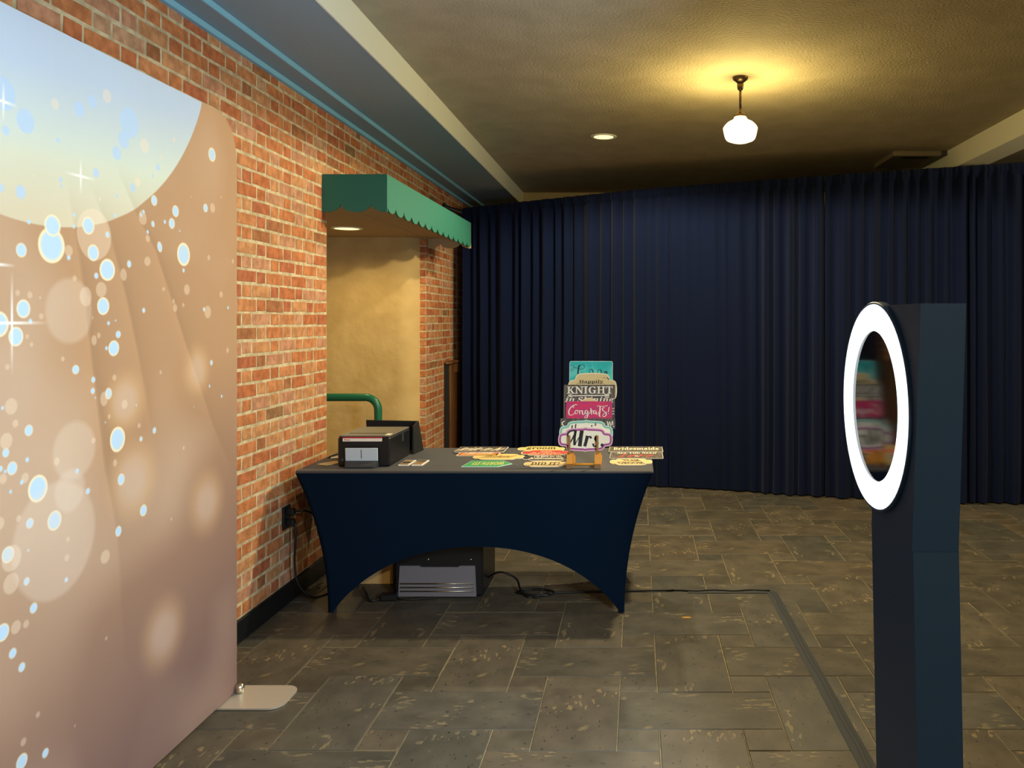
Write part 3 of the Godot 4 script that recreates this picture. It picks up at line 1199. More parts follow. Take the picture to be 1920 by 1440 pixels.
	for k in range(0, spots.size(), 4):
		var kind: int = spots[k + 3]
		var c := on_drop(spots[k], spots[k + 1])
		var s: float = (PX - spots[k]) / -BX
		var r: float = spots[k + 2] / s * ppm
		var cx := (B_FAR - c.x) * ppm
		var cy := (B_TOP - c.y) * h / high
		var inside := c.distance_to(cc) < 0.86
		var big := r * (1.05 if kind != 3 else 1.3) + 2.0
		for j in range(maxi(0, int(cy - big)), mini(h, int(cy + big) + 1)):
			for i in range(maxi(0, int(cx - big)), mini(w, int(cx + big) + 1)):
				var q := Vector2(i + 0.5 - cx, j + 0.5 - cy).length() / r
				var a := 0.0
				var col := Color(0.74, 0.87, 1.0)  # white spots tinted with the blue cast of the ring light
				if kind == 1:
					a = clampf((1.0 - q) * r * 0.45, 0, 1) * 0.97
					if inside:
						a = clampf((1.0 - q) * r * 0.3, 0, 1) * 0.75
						col = Color(0.70, 0.83, 1.0)
					elif r > 5.0:
						col = col.lerp(Color(1.0, 0.93, 0.76), smoothstep(0.62, 0.95, q))
				elif kind == 2:
					a = clampf((1.0 - q) * r * 0.4, 0, 1) * 0.42
					col = Color(0.96, 0.88, 0.80)
				elif kind == 3:
					a = (1.0 - smoothstep(0.2, 1.15, q)) * 0.44
					col = Color(0.93, 0.84, 0.78).lerp(Color(0.98, 0.82, 0.60), smoothstep(0.3, 0.8, q))
				else:
					a = clampf((1.0 - q) * r * 0.12, 0, 1) * 0.3
					col = Color(0.93, 0.88, 0.84)
				if a > 0.0:
					var o := (j * w + i) * 3
					buf[o] = lerpf(buf[o], col.r, a)
					buf[o + 1] = lerpf(buf[o + 1], col.g, a)
					buf[o + 2] = lerpf(buf[o + 2], col.b, a)
	# four-pointed sparkles: centre and arm lengths in the photograph
	for sp in [[28, 605, 72, 98], [156, 330, 34, 36], [2, 495, 34, 30], [12, 190, 30, 40]]:
		var c := on_drop(sp[0], sp[1])
		var s: float = (PX - sp[0]) / -BX
		var cx := (B_FAR - c.x) * ppm
		var cy := (B_TOP - c.y) * h / high
		var ax: float = sp[2] / s * ppm * 1.3
		var ay: float = sp[3] / s * ppm
		for j in range(maxi(0, int(cy - ay)), mini(h, int(cy + ay))):
			for i in range(maxi(0, int(cx - ax)), mini(w, int(cx + ax))):
				var dx := absf(i - cx)
				var dy := absf(j - cy)
				var a: float = maxf(clampf(1.0 - dx / ax, 0, 1) * clampf(2.6 - dy, 0, 1), clampf(1.0 - dy / ay, 0, 1) * clampf(2.6 - dx, 0, 1))
				if a > 0.0:
					var o := (j * w + i) * 3
					for q in 3:
						buf[o + q] = lerpf(buf[o + q], 0.98, a)
	var data := PackedByteArray()
	data.resize(w * h * 3)
	for i in w * h * 3:
		data[i] = int(clampf(buf[i], 0.0, 1.0) * 255.0)
	return ImageTexture.create_from_image(Image.create_from_data(w, h, false, Image.FORMAT_RGB8, data))

func crease(d: float, y: float) -> float:
	# soft folds that fan out downwards from the upper middle of the stretched cloth
	var off := 0.0
	for f in [[[125, 330], [140, 430], [152, 520], [170, 680], [195, 880], [220, 1000], [240, 1290]], [[215, 300], [255, 400], [290, 470], [345, 640], [400, 800], [445, 900]], [[170, 340], [205, 440], [235, 560], [265, 700], [290, 830]]]:
		var best := 9.0
		var side := 0.0
		var along := 0.0
		var n: int = f.size()
		for i in n - 1:
			var a := on_drop(f[i][0], f[i][1])
			var b := on_drop(f[i + 1][0], f[i + 1][1])
			var p := Vector2(d, y)
			var q := Geometry2D.get_closest_point_to_segment(p, a, b)
			var dist := p.distance_to(q)
			if dist < best:
				best = dist
				side = signf((b - a).cross(p - a))
				along = (i + a.distance_to(q) / a.distance_to(b)) / (n - 1)
		if best < 0.25:
			var x := best * side / 0.045
			off += 0.009 * exp(-x * x * (1.0 if x > 0 else 0.25)) * sin(clampf(along, 0.03, 0.97) * PI)
	return off

func build_backdrop() -> void:
	var t := thing("photo_backdrop", "tall rounded fabric photo backdrop printed with pale golden bokeh lights by the brick wall", "backdrop", Vector3(BX - 0.02, 0, -B_FAR))
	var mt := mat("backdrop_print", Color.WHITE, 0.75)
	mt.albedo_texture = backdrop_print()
	mt.texture_repeat = false
	var r := 0.17
	var nx := 110
	var ny := 104
	var front := []
	var back := []
	for i in nx + 1:
		var u := float(i) / nx
		u = u * u * (3 - 2 * u) * 0.25 + u * 0.75
		var d := lerpf(B_FAR, B_NEAR, u)
		var cut := 0.0
		for e in [B_FAR - d, d - B_NEAR]:
			if e < r:
				cut = r - sqrt(maxf(0.0, r * r - (r - e) * (r - e)))
		var top := B_TOP - cut
		var cf := []
		var cb := []
		for j in ny + 1:
			var y := lerpf(B_LOW, top, float(j) / ny)
			var rim := minf(minf(B_FAR - d, d - B_NEAR), minf(y - B_LOW, top - y))
			var pillow := 0.006 + 0.003 * sqrt(clampf(rim / 0.05, 0.0, 1.0))
			cf.append(Vector3(BX - 0.016 + pillow + crease(d, y) * clampf(rim / 0.2, 0, 1), y, -d))
			cb.append(Vector3(BX - 0.016 - pillow, y, -d))
		front.append(cf)
		back.append(cb)
	var st := tool(true)
	for face in 2:
		var g := front if face == 0 else back
		var out := Vector3(1.0 if face == 0 else -1.0, 0, 0)
		for i in nx:
			for j in ny:
				for q in [[0, 0, 1, 0, 1, 1], [0, 0, 1, 1, 0, 1]]:
					var v := []
					for c in 3:
						v.append(g[i + q[c * 2]][j + q[c * 2 + 1]])
					if (v[0] - v[2]).cross(v[0] - v[1]).dot(out) < 0.0:
						v = [v[0], v[2], v[1]]
					for p in v:
						st.set_uv(Vector2((B_FAR + p.z) / (B_FAR - B_NEAR), (B_TOP - p.y) / (B_TOP - B_LOW)))
						st.add_vertex(p)
	# the edge band that closes the two faces
	st.set_smooth_group(1)
	var rimpts := []
	for j in ny + 1:
		rimpts.append([0, j])
	for i in range(1, nx + 1):
		rimpts.append([i, ny])
	for j in range(ny - 1, -1, -1):
		rimpts.append([nx, j])
	for i in range(nx - 1, -1, -1):
		rimpts.append([i, 0])
	var mid := Vector3(BX, 1.15, -(B_FAR + B_NEAR) / 2)
	for k in rimpts.size() - 1:
		var a = rimpts[k]
		var b = rimpts[k + 1]
		var p: Vector3 = front[a[0]][a[1]]
		var q: Vector3 = front[b[0]][b[1]]
		st.set_uv(Vector2(clampf((B_FAR + p.z) / (B_FAR - B_NEAR), 0.01, 0.99), clampf((B_TOP - p.y) / (B_TOP - B_LOW), 0.01, 0.99)))
		quad(st, p, q, back[b[0]][b[1]], back[a[0]][a[1]], (p + q) / 2.0 - mid)
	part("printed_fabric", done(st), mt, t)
	# flat foot plate and its stub
	st = tool()
	prism(st, rounded_rect(0.40, 0.205, 0.055, 7), 0.006, Transform3D(Basis(Vector3.RIGHT, -PI / 2), Vector3(-1.573, 0.0005, -3.30)))
	var ft := part("foot_plate", done(st), mats.brushed, t)
	st = tool(true)
	tube(st, [Vector3(BX + 0.006, 0.006, -3.335), Vector3(BX + 0.006, 0.04, -3.335)], 0.018, 16)
	part("stub_tube", done(st), mats.chrome, ft)

# ------------------------------------------------------------------ table
const TX0 := -1.728
const TX1 := 0.082
const TZ0 := 4.19
const TZ1 := 4.955

func build_table() -> void:
	var mid := Vector3((TX0 + TX1) / 2, 0, -(TZ0 + TZ1) / 2)
	var tb := thing("covered_table", "long table under a tight black stretch cover arched up between its pointed feet", "table", mid)
	var st := tool()
	slab(st, Vector3(TX0 + 0.02, TABLE - 0.045, -TZ1 + 0.02), Vector3(TX1 - 0.02, TABLE - 0.008, -TZ0 - 0.02), 0.006)
	part("tabletop", done(st), mats.dark_grey, tb)
	for sx in [0, 1]:
		for sz in [0, 1]:
			st = tool(true)
			var p := Vector3([TX0 + 0.17, TX1 - 0.17][sx], 0, -[TZ0 + 0.085, TZ1 - 0.085][sz])
			tube(st, [p, p + Vector3(0, TABLE - 0.05, 0)], 0.013, 10)
			part("leg", done(st), mats.dark_grey, tb)
	# stretch cover: a tight skin that narrows towards four pointed feet and arches up between them
	st = tool(true)
	var cv := tb
	var hw := (TX1 - TX0) / 2.0
	var hd := (TZ1 - TZ0) / 2.0
	var inset := func(y: float, total: float) -> float:
		var v := 1.0 - y / TABLE
		return total * (1.0 - pow(1.0 - v, 2.05))
	var foot := 0.062
	# sides: 0 front, 1 right, 2 back, 3 left
	for side in 4:
		var long := side % 2 == 0
		var nu := 72 if long else 36
		var nv := 26
		var g := []
		for i in nu + 1:
			var u := -1.0 + 2.0 * i / nu
			var a := absf(u)
			# lower edge: pointed foot at the ends, high arch in between
			var rise := 0.335 if long else 0.42
			var e := clampf((1.0 - a - (0.035 if long else 0.08)) / (0.965 if long else 0.92), 0, 1)
			var low := 0.004 + rise * pow(1.0 - pow(1.0 - e, 2.1), 0.80)
			var col := []
			for j in nv + 1:
				var y := lerpf(TABLE - 0.012, low, float(j) / nv)
				var ix: float = inset.call(y, 0.148)
				var iz: float = inset.call(y, foot)
				# cloth bows inwards a little between the taut edges
				var bow := 0.02 * (1.0 - u * u) * sin(clampf((TABLE - y) / TABLE, 0, 1) * PI * 0.8)
				var p: Vector3
				if long:
					p = Vector3(u * (hw - ix), y, (hd - iz - bow) * (1.0 if side == 0 else -1.0))
				else:
					p = Vector3((hw - ix - bow) * (1.0 if side == 1 else -1.0), y, u * (hd - iz))
				col.append(p + mid)
			g.append(col)
		var out: Vector3 = [Vector3(0, 0, 1), Vector3.RIGHT, Vector3(0, 0, -1), Vector3.LEFT][side]
		for i in nu:
			for j in nv:
				quad(st, g[i][j], g[i + 1][j], g[i + 1][j + 1], g[i][j + 1], out)
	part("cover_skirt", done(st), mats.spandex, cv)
	st = tool(true)
	# the top with its rounded rim
	var ring0 := []
	for lift in [[0.0, -0.012], [0.0, -0.006], [-0.004, -0.0015], [-0.012, 0.0]]:
		var ring := []
		for p in rounded_rect(hw * 2 + lift[0] * 2, hd * 2 + lift[0] * 2, 0.012 + 0.004, 4):
			ring.append(mid + Vector3(p.x, TABLE + lift[1], p.y))
		if ring0.size():
			for i in ring.size():
				var k := (i + 1) % ring.size()
				quad(st, ring0[i], ring0[k], ring[k], ring[i], (ring[i] - mid - Vector3(0, TABLE, 0)).normalized() + Vector3.UP)
		ring0 = ring
	for i in ring0.size():
		tri(st, mid + Vector3(0, TABLE, 0), ring0[i], ring0[(i + 1) % ring0.size()], Vector3.UP)
	part("cover_top", done(st), mats.spandex_top_sheen, cv)

# ------------------------------------------------------------------ printer and small things beside it
func build_printer() -> void:
	var y0 := TABLE + 0.001
	var p0 := Vector3(-1.415, y0, -4.30)
	var t := thing("photo_printer", "black photo printer with a pale blue front door and red label strip on the table", "printer", p0)
	var w := 0.273
	var st := tool()
	slab(st, Vector3(p0.x - w / 2, y0, -4.68), Vector3(p0.x + w / 2, y0 + 0.152, -4.305), 0.008)
	part("body", done(st), mats.black_plastic, t)
	st = tool()
	slab(st, Vector3(p0.x - w / 2 + 0.002, y0 + 0.152, -4.675), Vector3(p0.x + w / 2 - 0.002, y0 + 0.160, -4.31), 0.004)
	part("lid", done(st), mats.lid_lamplit, t)
	st = tool()
	slab(st, Vector3(p0.x - w / 2 + 0.03, y0 + 0.1605, -4.40), Vector3(p0.x + w / 2 - 0.05, y0 + 0.1615, -4.395))
	part("lid_groove", done(st), mats.black_matte, t)
	st = tool()
	slab(st, Vector3(p0.x - w / 2 + 0.028, y0 + 0.131, -4.306), Vector3(p0.x + w / 2 - 0.042, y0 + 0.147, -4.3025))
	part("label_strip", done(st), mats.white_card, t)
	st = tool()
	slab(st, Vector3(p0.x - w / 2 + 0.028, y0 + 0.147, -4.306), Vector3(p0.x + w / 2 - 0.042, y0 + 0.1525, -4.3022))
	part("red_strip", done(st), mats.red_print, t)
	st = tool()
	for k in 5:
		slab(st, Vector3(p0.x - 0.1 + k * 0.006, y0 + 0.136, -4.3027), Vector3(p0.x - 0.096 + k * 0.006, y0 + 0.141 + 0.002 * (k == 0 as int), -4.3021))
	part("label_print", done(st), mats.red_print, t).set_meta("kind", "stuff")
	st = tool()
	slab(st, Vector3(p0.x - 0.09, y0 + 0.108, -4.306), Vector3(p0.x + 0.085, y0 + 0.126, -4.3035))
	part("exit_slot", done(st), mats.black_matte, t)
	# pale door leaning out a little, with its slot
	st = tool()
	var tilt := Basis(Vector3.RIGHT, 0.08)
	box(st, Vector3(p0.x - 0.006, y0 + 0.066, -4.288), Vector3(0.168, 0.068, 0.006), 0.002, tilt)
	var door := part("front_door", done(st), mats.pale_panel, t)
	st = tool()
	box(st, Vector3(p0.x - 0.007, y0 + 0.068, -4.2845), Vector3(0.003, 0.046, 0.001), 0.0, tilt)
	part("door_slot", done(st), mats.black_matte, door)
	st = tool()
	hexa(st, [Vector3(p0.x - 0.08, y0 + 0.004, -4.25), Vector3(p0.x + 0.066, y0 + 0.004, -4.25), Vector3(p0.x + 0.08, y0 + 0.004, -4.30), Vector3(p0.x - 0.092, y0 + 0.004, -4.30),
		Vector3(p0.x - 0.08, y0 + 0.012, -4.25), Vector3(p0.x + 0.066, y0 + 0.012, -4.25), Vector3(p0.x + 0.08, y0 + 0.034, -4.29), Vector3(p0.x - 0.092, y0 + 0.034, -4.29)])
	part("catch_tray", done(st), mats.dark_grey, t)
	st = tool()
	slab(st, Vector3(p0.x - 0.105, y0 + 0.03, -4.306), Vector3(p0.x - 0.118, y0 + 0.042, -4.3035))
	part("power_button", done(st), mats.dark_grey, t)
	st = tool()
	slab(st, Vector3(p0.x + w / 2 - 0.001, y0 + 0.10, -4.545), Vector3(p0.x + w / 2 + 0.002, y0 + 0.142, -4.52))
	part("side_latch", done(st), mats.dark_grey, t)
	st = tool()
	slab(st, Vector3(p0.x + 0.1, y0 + 0.1598, -4.39), Vector3(p0.x + 0.125, y0 + 0.1606, -4.33))
	part("lid_sticker", done(st), mats.white_card, t)
	# black paper guide standing behind the printer
	var gd := thing("paper_guide", "black upright paper guide with a slanted side wing behind the printer", "tray", Vector3(-1.42, y0, -4.84))
	st = tool()
	hexa(st, [Vector3(-1.575, y0, -4.87), Vector3(-1.255, y0, -4.87), Vector3(-1.255, y0, -4.86), Vector3(-1.575, y0, -4.86),
		Vector3(-1.575, y0 + 0.178, -4.84), Vector3(-1.275, y0 + 0.172, -4.84), Vector3(-1.275, y0 + 0.172, -4.83), Vector3(-1.575, y0 + 0.178, -4.83)])
	part("back_panel", done(st), mats.black_matte, gd)
	st = tool()
	hexa(st, [Vector3(-1.262, y0, -4.86), Vector3(-1.248, y0, -4.86), Vector3(-1.262, y0, -4.70), Vector3(-1.272, y0, -4.70),
		Vector3(-1.28, y0 + 0.172, -4.835), Vector3(-1.27, y0 + 0.172, -4.835), Vector3(-1.272, y0 + 0.155, -4.73), Vector3(-1.278, y0 + 0.155, -4.73)])
	part("side_wing", done(st), mats.black_matte, gd)
	# two little stacks of printed cards
	var names := ["small stack of printed photo cards beside the printer, the nearer to it", "small stack of printed photo cards beside the printer, the one farther right"]
	for k in 2:
		var c := Vector3(-1.216 + 0.07 * k, y0, -4.40)
		var card := thing("photo_card", names[k], "card", c, "photo cards beside the printer")
		st = tool()
		box(st, c + Vector3(0, 0.003, 0), Vector3(0.056, 0.006, 0.15), 0.0005)
		part("paper", done(st), mats.white_card, card)
		for q in 3:
			st = tool()
			box(st, c + Vector3(-0.003, 0.0062, -0.046 + q * 0.046), Vector3(0.044, 0.0006, 0.04))
			part("picture", done(st), [mats.cork, mats.ink, mats.brown_wood][(q + k) % 3], card)
	# loose papers by the wall
	var pp := [[Vector3(-1.66, y0, -4.62), 0.3, mats.white_card, "loose white paper slip on the table by the wall, behind the printer"], [Vector3(-1.62, y0, -4.40), -0.5, mats.kraft_print, "small tan printed leaflet on the table left of the printer"]]
	for q in pp:
		st = tool()
		box(st, q[0] + Vector3(0, 0.002, 0), Vector3(0.075, 0.002, 0.12), 0.0, Basis(Vector3.UP, q[1]))
		single("paper_slip", done(st), q[2], q[3], "paper")
	var pts := curve([Vector3(-1.56, y0 + 0.04, -4.66), Vector3(-1.6, y0 + 0.05, -4.68), Vector3(-1.64, y0 + 0.012, -4.7), Vector3(-1.69, y0 + 0.007, -4.6), Vector3(-1.725, y0 - 0.03, -4.52)], 6)
	st = tool(true)
	tube(st, pts, 0.005, 8)
	single("cable", done(st), mats.rubber, "black cord leaving the printer over the table edge by the wall", "cable")

# ------------------------------------------------------------------ easel and standing signs
const LEAN := 0.21
const STAND := Vector3(-0.27, TABLE + 0.078, -4.275)

# plane number k of the stack: its axes and how a pixel lands on it
func stack_frame(k: float) -> Transform3D:
	var up := Vector3(0, cos(LEAN), -sin(LEAN))
	var nrm := Vector3(0, sin(LEAN), cos(LEAN))
	return Transform3D(Basis(Vector3.RIGHT, up, nrm), STAND - nrm * (0.0075 * k))

func on_stack(k: float, x: float, y: float) -> Vector2:
	var fr := stack_frame(k)
	var ray := Vector3((x - PX) / F, (PY - y) / F, -1.0)
	var eye := Vector3(0, EYE, 0)
	var n := fr.basis.z
	var t := n.dot(fr.origin - eye) / n.dot(ray)
	var q := fr.affine_inverse() * (eye + ray * t)
	return Vector2(q.x, q.y)

func px_curve(k: float, px: float, py: float, zoom: float, pts: Array) -> Array:
	var out := []
	for p in pts:
		out.append(on_stack(k, px + p[0] / zoom, py + p[1] / zoom))
	return out

# ornate plaque outline inside a box: stepped round shoulders and a small point at the top and bottom middle
func plaque(w: float, h: float, tip := 1.0) -> PackedVector2Array:
	var q := [Vector2(0.0, 0.5), Vector2(0.05, 0.475), Vector2(0.16, 0.468), Vector2(0.29, 0.44), Vector2(0.345, 0.36), Vector2(0.36, 0.29), Vector2(0.44, 0.265), Vector2(0.485, 0.19), Vector2(0.5, 0.05)]
	q[0].y = 0.47 + 0.035 * tip
	var half := curve(q, 4)
	var poly := PackedVector2Array()
	for p in half:
		poly.append(Vector2(p.x * w, p.y * h))
	for i in range(half.size() - 1, -1, -1):
		poly.append(Vector2(half[i].x * w, -half[i].y * h))
	for i in range(1, half.size()):
		poly.append(Vector2(-half[i].x * w, -half[i].y * h))
	for i in range(half.size() - 1, 0, -1):
		poly.append(Vector2(-half[i].x * w, half[i].y * h))
	return poly

func sign_on_stack(k: float, label: String, poly: PackedVector2Array, x0: float, x1: float, ytop: float, low: float, board: Material, called := "party_sign") -> Array:
	# the board spans x0..x1 and reaches from local height `low` up to the pixel ytop
	var a := on_stack(k, x0, ytop)
	var b := on_stack(k, x1, ytop)
	var fr := stack_frame(k)
	var c := Vector2((a.x + b.x) / 2, (a.y + low) / 2)
	var bb := Rect2(poly[0], Vector2.ZERO)
	for p in poly:
		bb = bb.expand(p)
	var sc := Vector2((b.x - a.x) / bb.size.x, (a.y - low) / bb.size.y)
	var sized := PackedVector2Array()
	for p in poly:
		sized.append(Vector2((p.x - bb.get_center().x) * sc.x, (p.y - bb.get_center().y) * sc.y) + c)
	var t := thing(called, label, "sign", fr * Vector3(c.x, low, 0), "party signs stacked on the easel")
	t.remove_meta("group")
	var st := tool()
	prism(st, sized, 0.005, Transform3D(fr.basis, fr.origin - fr.basis.z * 0.005))
	part("board", done(st), board, t)
	return [t, sized, fr]

func overlay(called: String, poly: PackedVector2Array, fr: Transform3D, z: float, m: Material, t: Node3D) -> void:
	var st := tool()
	prism(st, poly, 0.0004, Transform3D(fr.basis, fr.origin + fr.basis.z * z))
	part(called, done(st), m, t)

func line_on(st: SurfaceTool, fr: Transform3D, k: float, words: String, xa: float, xb: float, ya: float, yb: float, serif: bool, slant: float, z := 0.0001) -> void:
	var a := on_stack(k, xa, (ya + yb) / 2)
	var b := on_stack(k, xb, (ya + yb) / 2)
	var hh := absf(on_stack(k, xa, ya).y - on_stack(k, xa, yb).y)
	letters(st, words, hh, b.x - a.x, fr * Transform3D(Basis(), Vector3((a.x + b.x) / 2, a.y, z)), serif, true, slant)

func build_easel_and_signs() -> void:
	var y0 := TABLE + 0.001
	var e := thing("sign_easel", "small orange wooden easel stand holding the stack of signs on the table", "easel", Vector3(-0.27, y0, -4.36))
	var st: SurfaceTool
	for s in [-1, 1]:
		var x: float = [-0.347, -0.204][(s + 1) / 2]
		# base rail running back, a slanted front face and a block foot
		st = tool()
		var prof := PackedVector2Array([Vector2(0, 0.02), Vector2(0.0, 0.024), Vector2(-0.018, 0.072), Vector2(-0.05, 0.072), Vector2(-0.2, 0.03), Vector2(-0.2, 0.0), Vector2(-0.006, 0.0)])
		prism(st, prof, 0.03, Transform3D(Basis(Vector3(0, 0, 1), Vector3.UP, Vector3(-1, 0, 0)), Vector3(x + 0.015, y0, -4.255)))
		part("base_rail", done(st), mats.orange_wood, e)
		st = tool()
		box(st, Vector3(x, y0 + 0.0115, -4.252), Vector3(0.033, 0.023, 0.026), 0.002)
		part("foot_block", done(st), mats.brown_wood, e)
		st = tool()
		box(st, Vector3(x, y0 + 0.122, -4.25), Vector3(0.0105, 0.095, 0.009), 0.002, Basis(Vector3.RIGHT, -0.06))
		part("lip_peg", done(st), mats.cork, e)
		st = tool()
		var fr := stack_frame(12.0)
		box(st, fr * Vector3(x - STAND.x, 0.19, -0.01), Vector3(0.02, 0.5, 0.012), 0.002, fr.basis)
		part("back_upright", done(st), mats.brown_wood, e)
	st = tool(true)
	tube(st, [Vector3(-0.335, y0 + 0.021, -4.258), Vector3(-0.216, y0 + 0.021, -4.258)], 0.0055, 12)
	part("front_dowel", done(st), mats.orange_wood, e)

	var got: Array
	# front: Mrs.
	got = sign_on_stack(0.0, "white plaque sign reading Mrs. with a magenta frame, frontmost on the easel", plaque(1, 1), 1047, 1149, 801, 0.004, mats.pink_print, "plaque_sign")
	overlay("frame", shrink(got[1], 0.0055), got[2], 0.0, mats.magenta_frame, got[0])
	overlay("face", shrink(got[1], 0.0145), got[2], 0.0005, mats.white_print, got[0])
	st = tool()
	var z := 0.0012
	var u := 1.0 / 10.67 / 367.0      # metres to one step of the enlarged view
	for q in [[[[300, 748], [262, 712], [280, 655], [340, 618], [420, 612]], 30, 30], [[[432, 612], [352, 780], [266, 928]], 16, 30], [[[420, 612], [398, 760], [398, 905]], 20, 52], [[[398, 905], [478, 765], [566, 618]], 18, 18], [[[545, 612], [520, 770], [502, 928]], 30, 78],
			[[[655, 715], [632, 820], [600, 928]], 30, 66], [[[648, 800], [682, 738], [728, 730]], 24, 24], [[[850, 715], [812, 778], [856, 850], [840, 915], [790, 930], [768, 895]], 26, 50]]:
		pen(st, px_curve(0.0, 1040, 750, 10.67, q[0]), q[1] * u, q[2] * u, got[2], z)
	dot(st, on_stack(0.0, 1040 + 722 / 10.67, 750 + 752 / 10.67), 24 * u, got[2], z)
	dot(st, on_stack(0.0, 1040 + 772 / 10.67, 750 + 890 / 10.67), 22 * u, got[2], z)
	dot(st, on_stack(0.0, 1040 + 950 / 10.67, 750 + 903 / 10.67), 33 * u, got[2], z)
	part("lettering", done(st), mats.ink, got[0]).set_meta("kind", "stuff")
	# second plaque, teal frame
	got = sign_on_stack(1.0, "cream plaque sign with a mint green frame directly behind the Mrs. plaque", plaque(1, 1), 1049, 1149.5, 787, 0.03, mats.mint_print, "plaque_sign")
	overlay("frame", shrink(got[1], 0.005), got[2], 0.0, mats.teal_frame, got[0])
	overlay("face", shrink(got[1], 0.0135), got[2], 0.0005, mats.white_print, got[0])
	st = tool()
	for q in [[[[360, 505], [350, 530], [340, 600]], 14, 24], [[[425, 480], [420, 520], [410, 600]], 14, 24], [[[745, 500], [740, 540]], 14, 22], [[[800, 480], [815, 470], [825, 490], [810, 515], [800, 495]], 12, 18]]:
		pen(st, px_curve(1.0, 1040, 750, 10.67, q[0]), q[1] * u, q[2] * u, got[2], z)
	part("lettering", done(st), mats.ink, got[0]).set_meta("kind", "stuff")
	# dark wood sign behind the plaques
	got = sign_on_stack(2.0, "dark wood sign with cream letters showing at both sides behind the mint plaque", rounded_rect(1, 0.3, 0.008), 1051, 1153.5, 784.5, on_stack(2.0, 1150, 804).y, mats.wood_print, "wood_sign")
	st = tool()
	for q in [[[[205, 425], [165, 440], [150, 480], [180, 515]], 16, 26], [[[1052, 425], [1072, 520]], 12, 22], [[[1095, 430], [1078, 520]], 8, 12], [[[1098, 430], [1125, 520]], 12, 20], [[[1150, 425], [1128, 520]], 8, 12], [[[1160, 425], [1165, 500]], 14, 18]]:
		pen(st, px_curve(2.0, 1040, 750, 10.67, q[0]), q[1] * u, q[2] * u, got[2], 0.0005)
	dot(st, on_stack(2.0, 1040 + 1180 / 10.67, 750 + 528 / 10.67), 13 * u, got[2], 0.0005)
	part("lettering", done(st), mats.cream_ink, got[0]).set_meta("kind", "stuff")
	# Congrats!
	var low := on_stack(3.0, 1100, 785.5).y
	got = sign_on_stack(3.0, "bright pink sign reading Congrats! in white script, above the mint plaque", rounded_rect(1, 0.37, 0.035), 1061.5, 1148, 752.5, low, mats.pink_board, "pink_sign")
	st = tool()
	for q in [[[[372, 150], [392, 128], [372, 112], [356, 140], [380, 156]], 9, 9], [[[452, 98], [400, 96], [330, 140], [285, 220], [290, 290], [340, 302], [400, 262], [415, 215]], 12, 22], [[[440, 200], [412, 225], [412, 268], [440, 275], [460, 240], [448, 205], [470, 215], [495, 212]], 10, 20],
			[[[497, 205], [500, 282]], 12, 22], [[[500, 250], [530, 212], [552, 216], [556, 275], [580, 290], [605, 262]], 10, 24], [[[655, 205], [618, 212], [608, 262], [635, 270], [660, 220], [664, 290], [645, 350], [610, 360], [602, 335], [640, 300], [700, 262]], 10, 22],
			[[[700, 262], [722, 190], [712, 165], [730, 190], [736, 290]], 9, 22], [[[735, 240], [755, 215], [780, 215]], 12, 18], [[[825, 210], [790, 215], [776, 260], [800, 275], [828, 225], [832, 280], [860, 280], [885, 240]], 10, 22], [[[910, 120], [905, 220], [895, 310], [915, 335]], 14, 26],
			[[[845, 128], [880, 118], [960, 128], [1062, 112]], 11, 11], [[[1000, 148], [960, 165], [965, 210], [1020, 250], [1030, 300], [990, 335], [960, 315], [990, 270], [1050, 240]], 11, 22], [[[1090, 140], [1074, 240]], 8, 16]]:
		pen(st, px_curve(3.0, 1040, 750, 10.67, q[0]), q[1] * u, q[2] * u, got[2], 0.0005)
	dot(st, on_stack(3.0, 1040 + 1076 / 10.67, 750 + 270 / 10.67), 9 * u, got[2], 0.0005)
	part("lettering", done(st), mats.cream_ink, got[0]).set_meta("kind", "stuff")
	# tan arch peeking out over the pink sign
	var arch := PackedVector2Array([Vector2(-0.5, -0.2), Vector2(0.5, -0.2)])
	for q in 17:
		arch.append(Vector2(0.5 - q / 16.0, 0.16 * sin(PI * q / 16.0)))
	got = sign_on_stack(4.0, "tan arched sign whose curved top edge peeks over the pink sign", arch, 1082, 1127, 746, on_stack(4.0, 1100, 770).y, mats.kraft_light, "arched_sign")
	overlay("face", shrink(got[1], 0.004), got[2], 0.0, mats.kraft_print, got[0])
	# KNIGHT in Shining
	got = sign_on_stack(5.0, "tall dark wood sign reading KNIGHT in Shining in pale letters on the easel", rounded_rect(1, 0.9, 0.012), 1057.5, 1153, 721.5, on_stack(5.0, 1150, 803).y, mats.wood_print, "wood_sign")
	st = tool()
	line_on(st, got[2], 5.0, "KNIGHT", 1063, 1149, 724.5, 738, true, 0.0)
	line_on(st, got[2], 5.0, "in Shining", 1060, 1151, 744, 757, true, 0.35)
	part("lettering", st, mats.cream_ink, got[0]).set_meta("kind", "stuff")
	st = tool()
	pen(st, px_curve(5.0, 1040, 670, 14.4, [[380, 1040], [900, 1032], [1470, 1032]]), 26 * u * 0.74, 26 * u * 0.74, got[2], 0.0005)
	for q in [[[[365, 1030], [480, 985]], 20], [[[365, 1030], [475, 1085]], 20], [[[1340, 1005], [1480, 1005]], 26], [[[1350, 1075], [1475, 1075]], 26]]:
		pen(st, px_curve(5.0, 1040, 670, 14.4, q[0]), q[1] * u * 0.74, q[1] * u * 0.74, got[2], 0.0005)
	for yy in [768.5, 773.5, 778.5]:
		pen(st, [on_stack(5.0, 1147.5, yy - 2.5), on_stack(5.0, 1151.5, yy - 2.5)], 0.0045, 0.0045, got[2], 0.0005)
	part("arrow_print", done(st), mats.cream_ink, got[0]).set_meta("kind", "stuff")
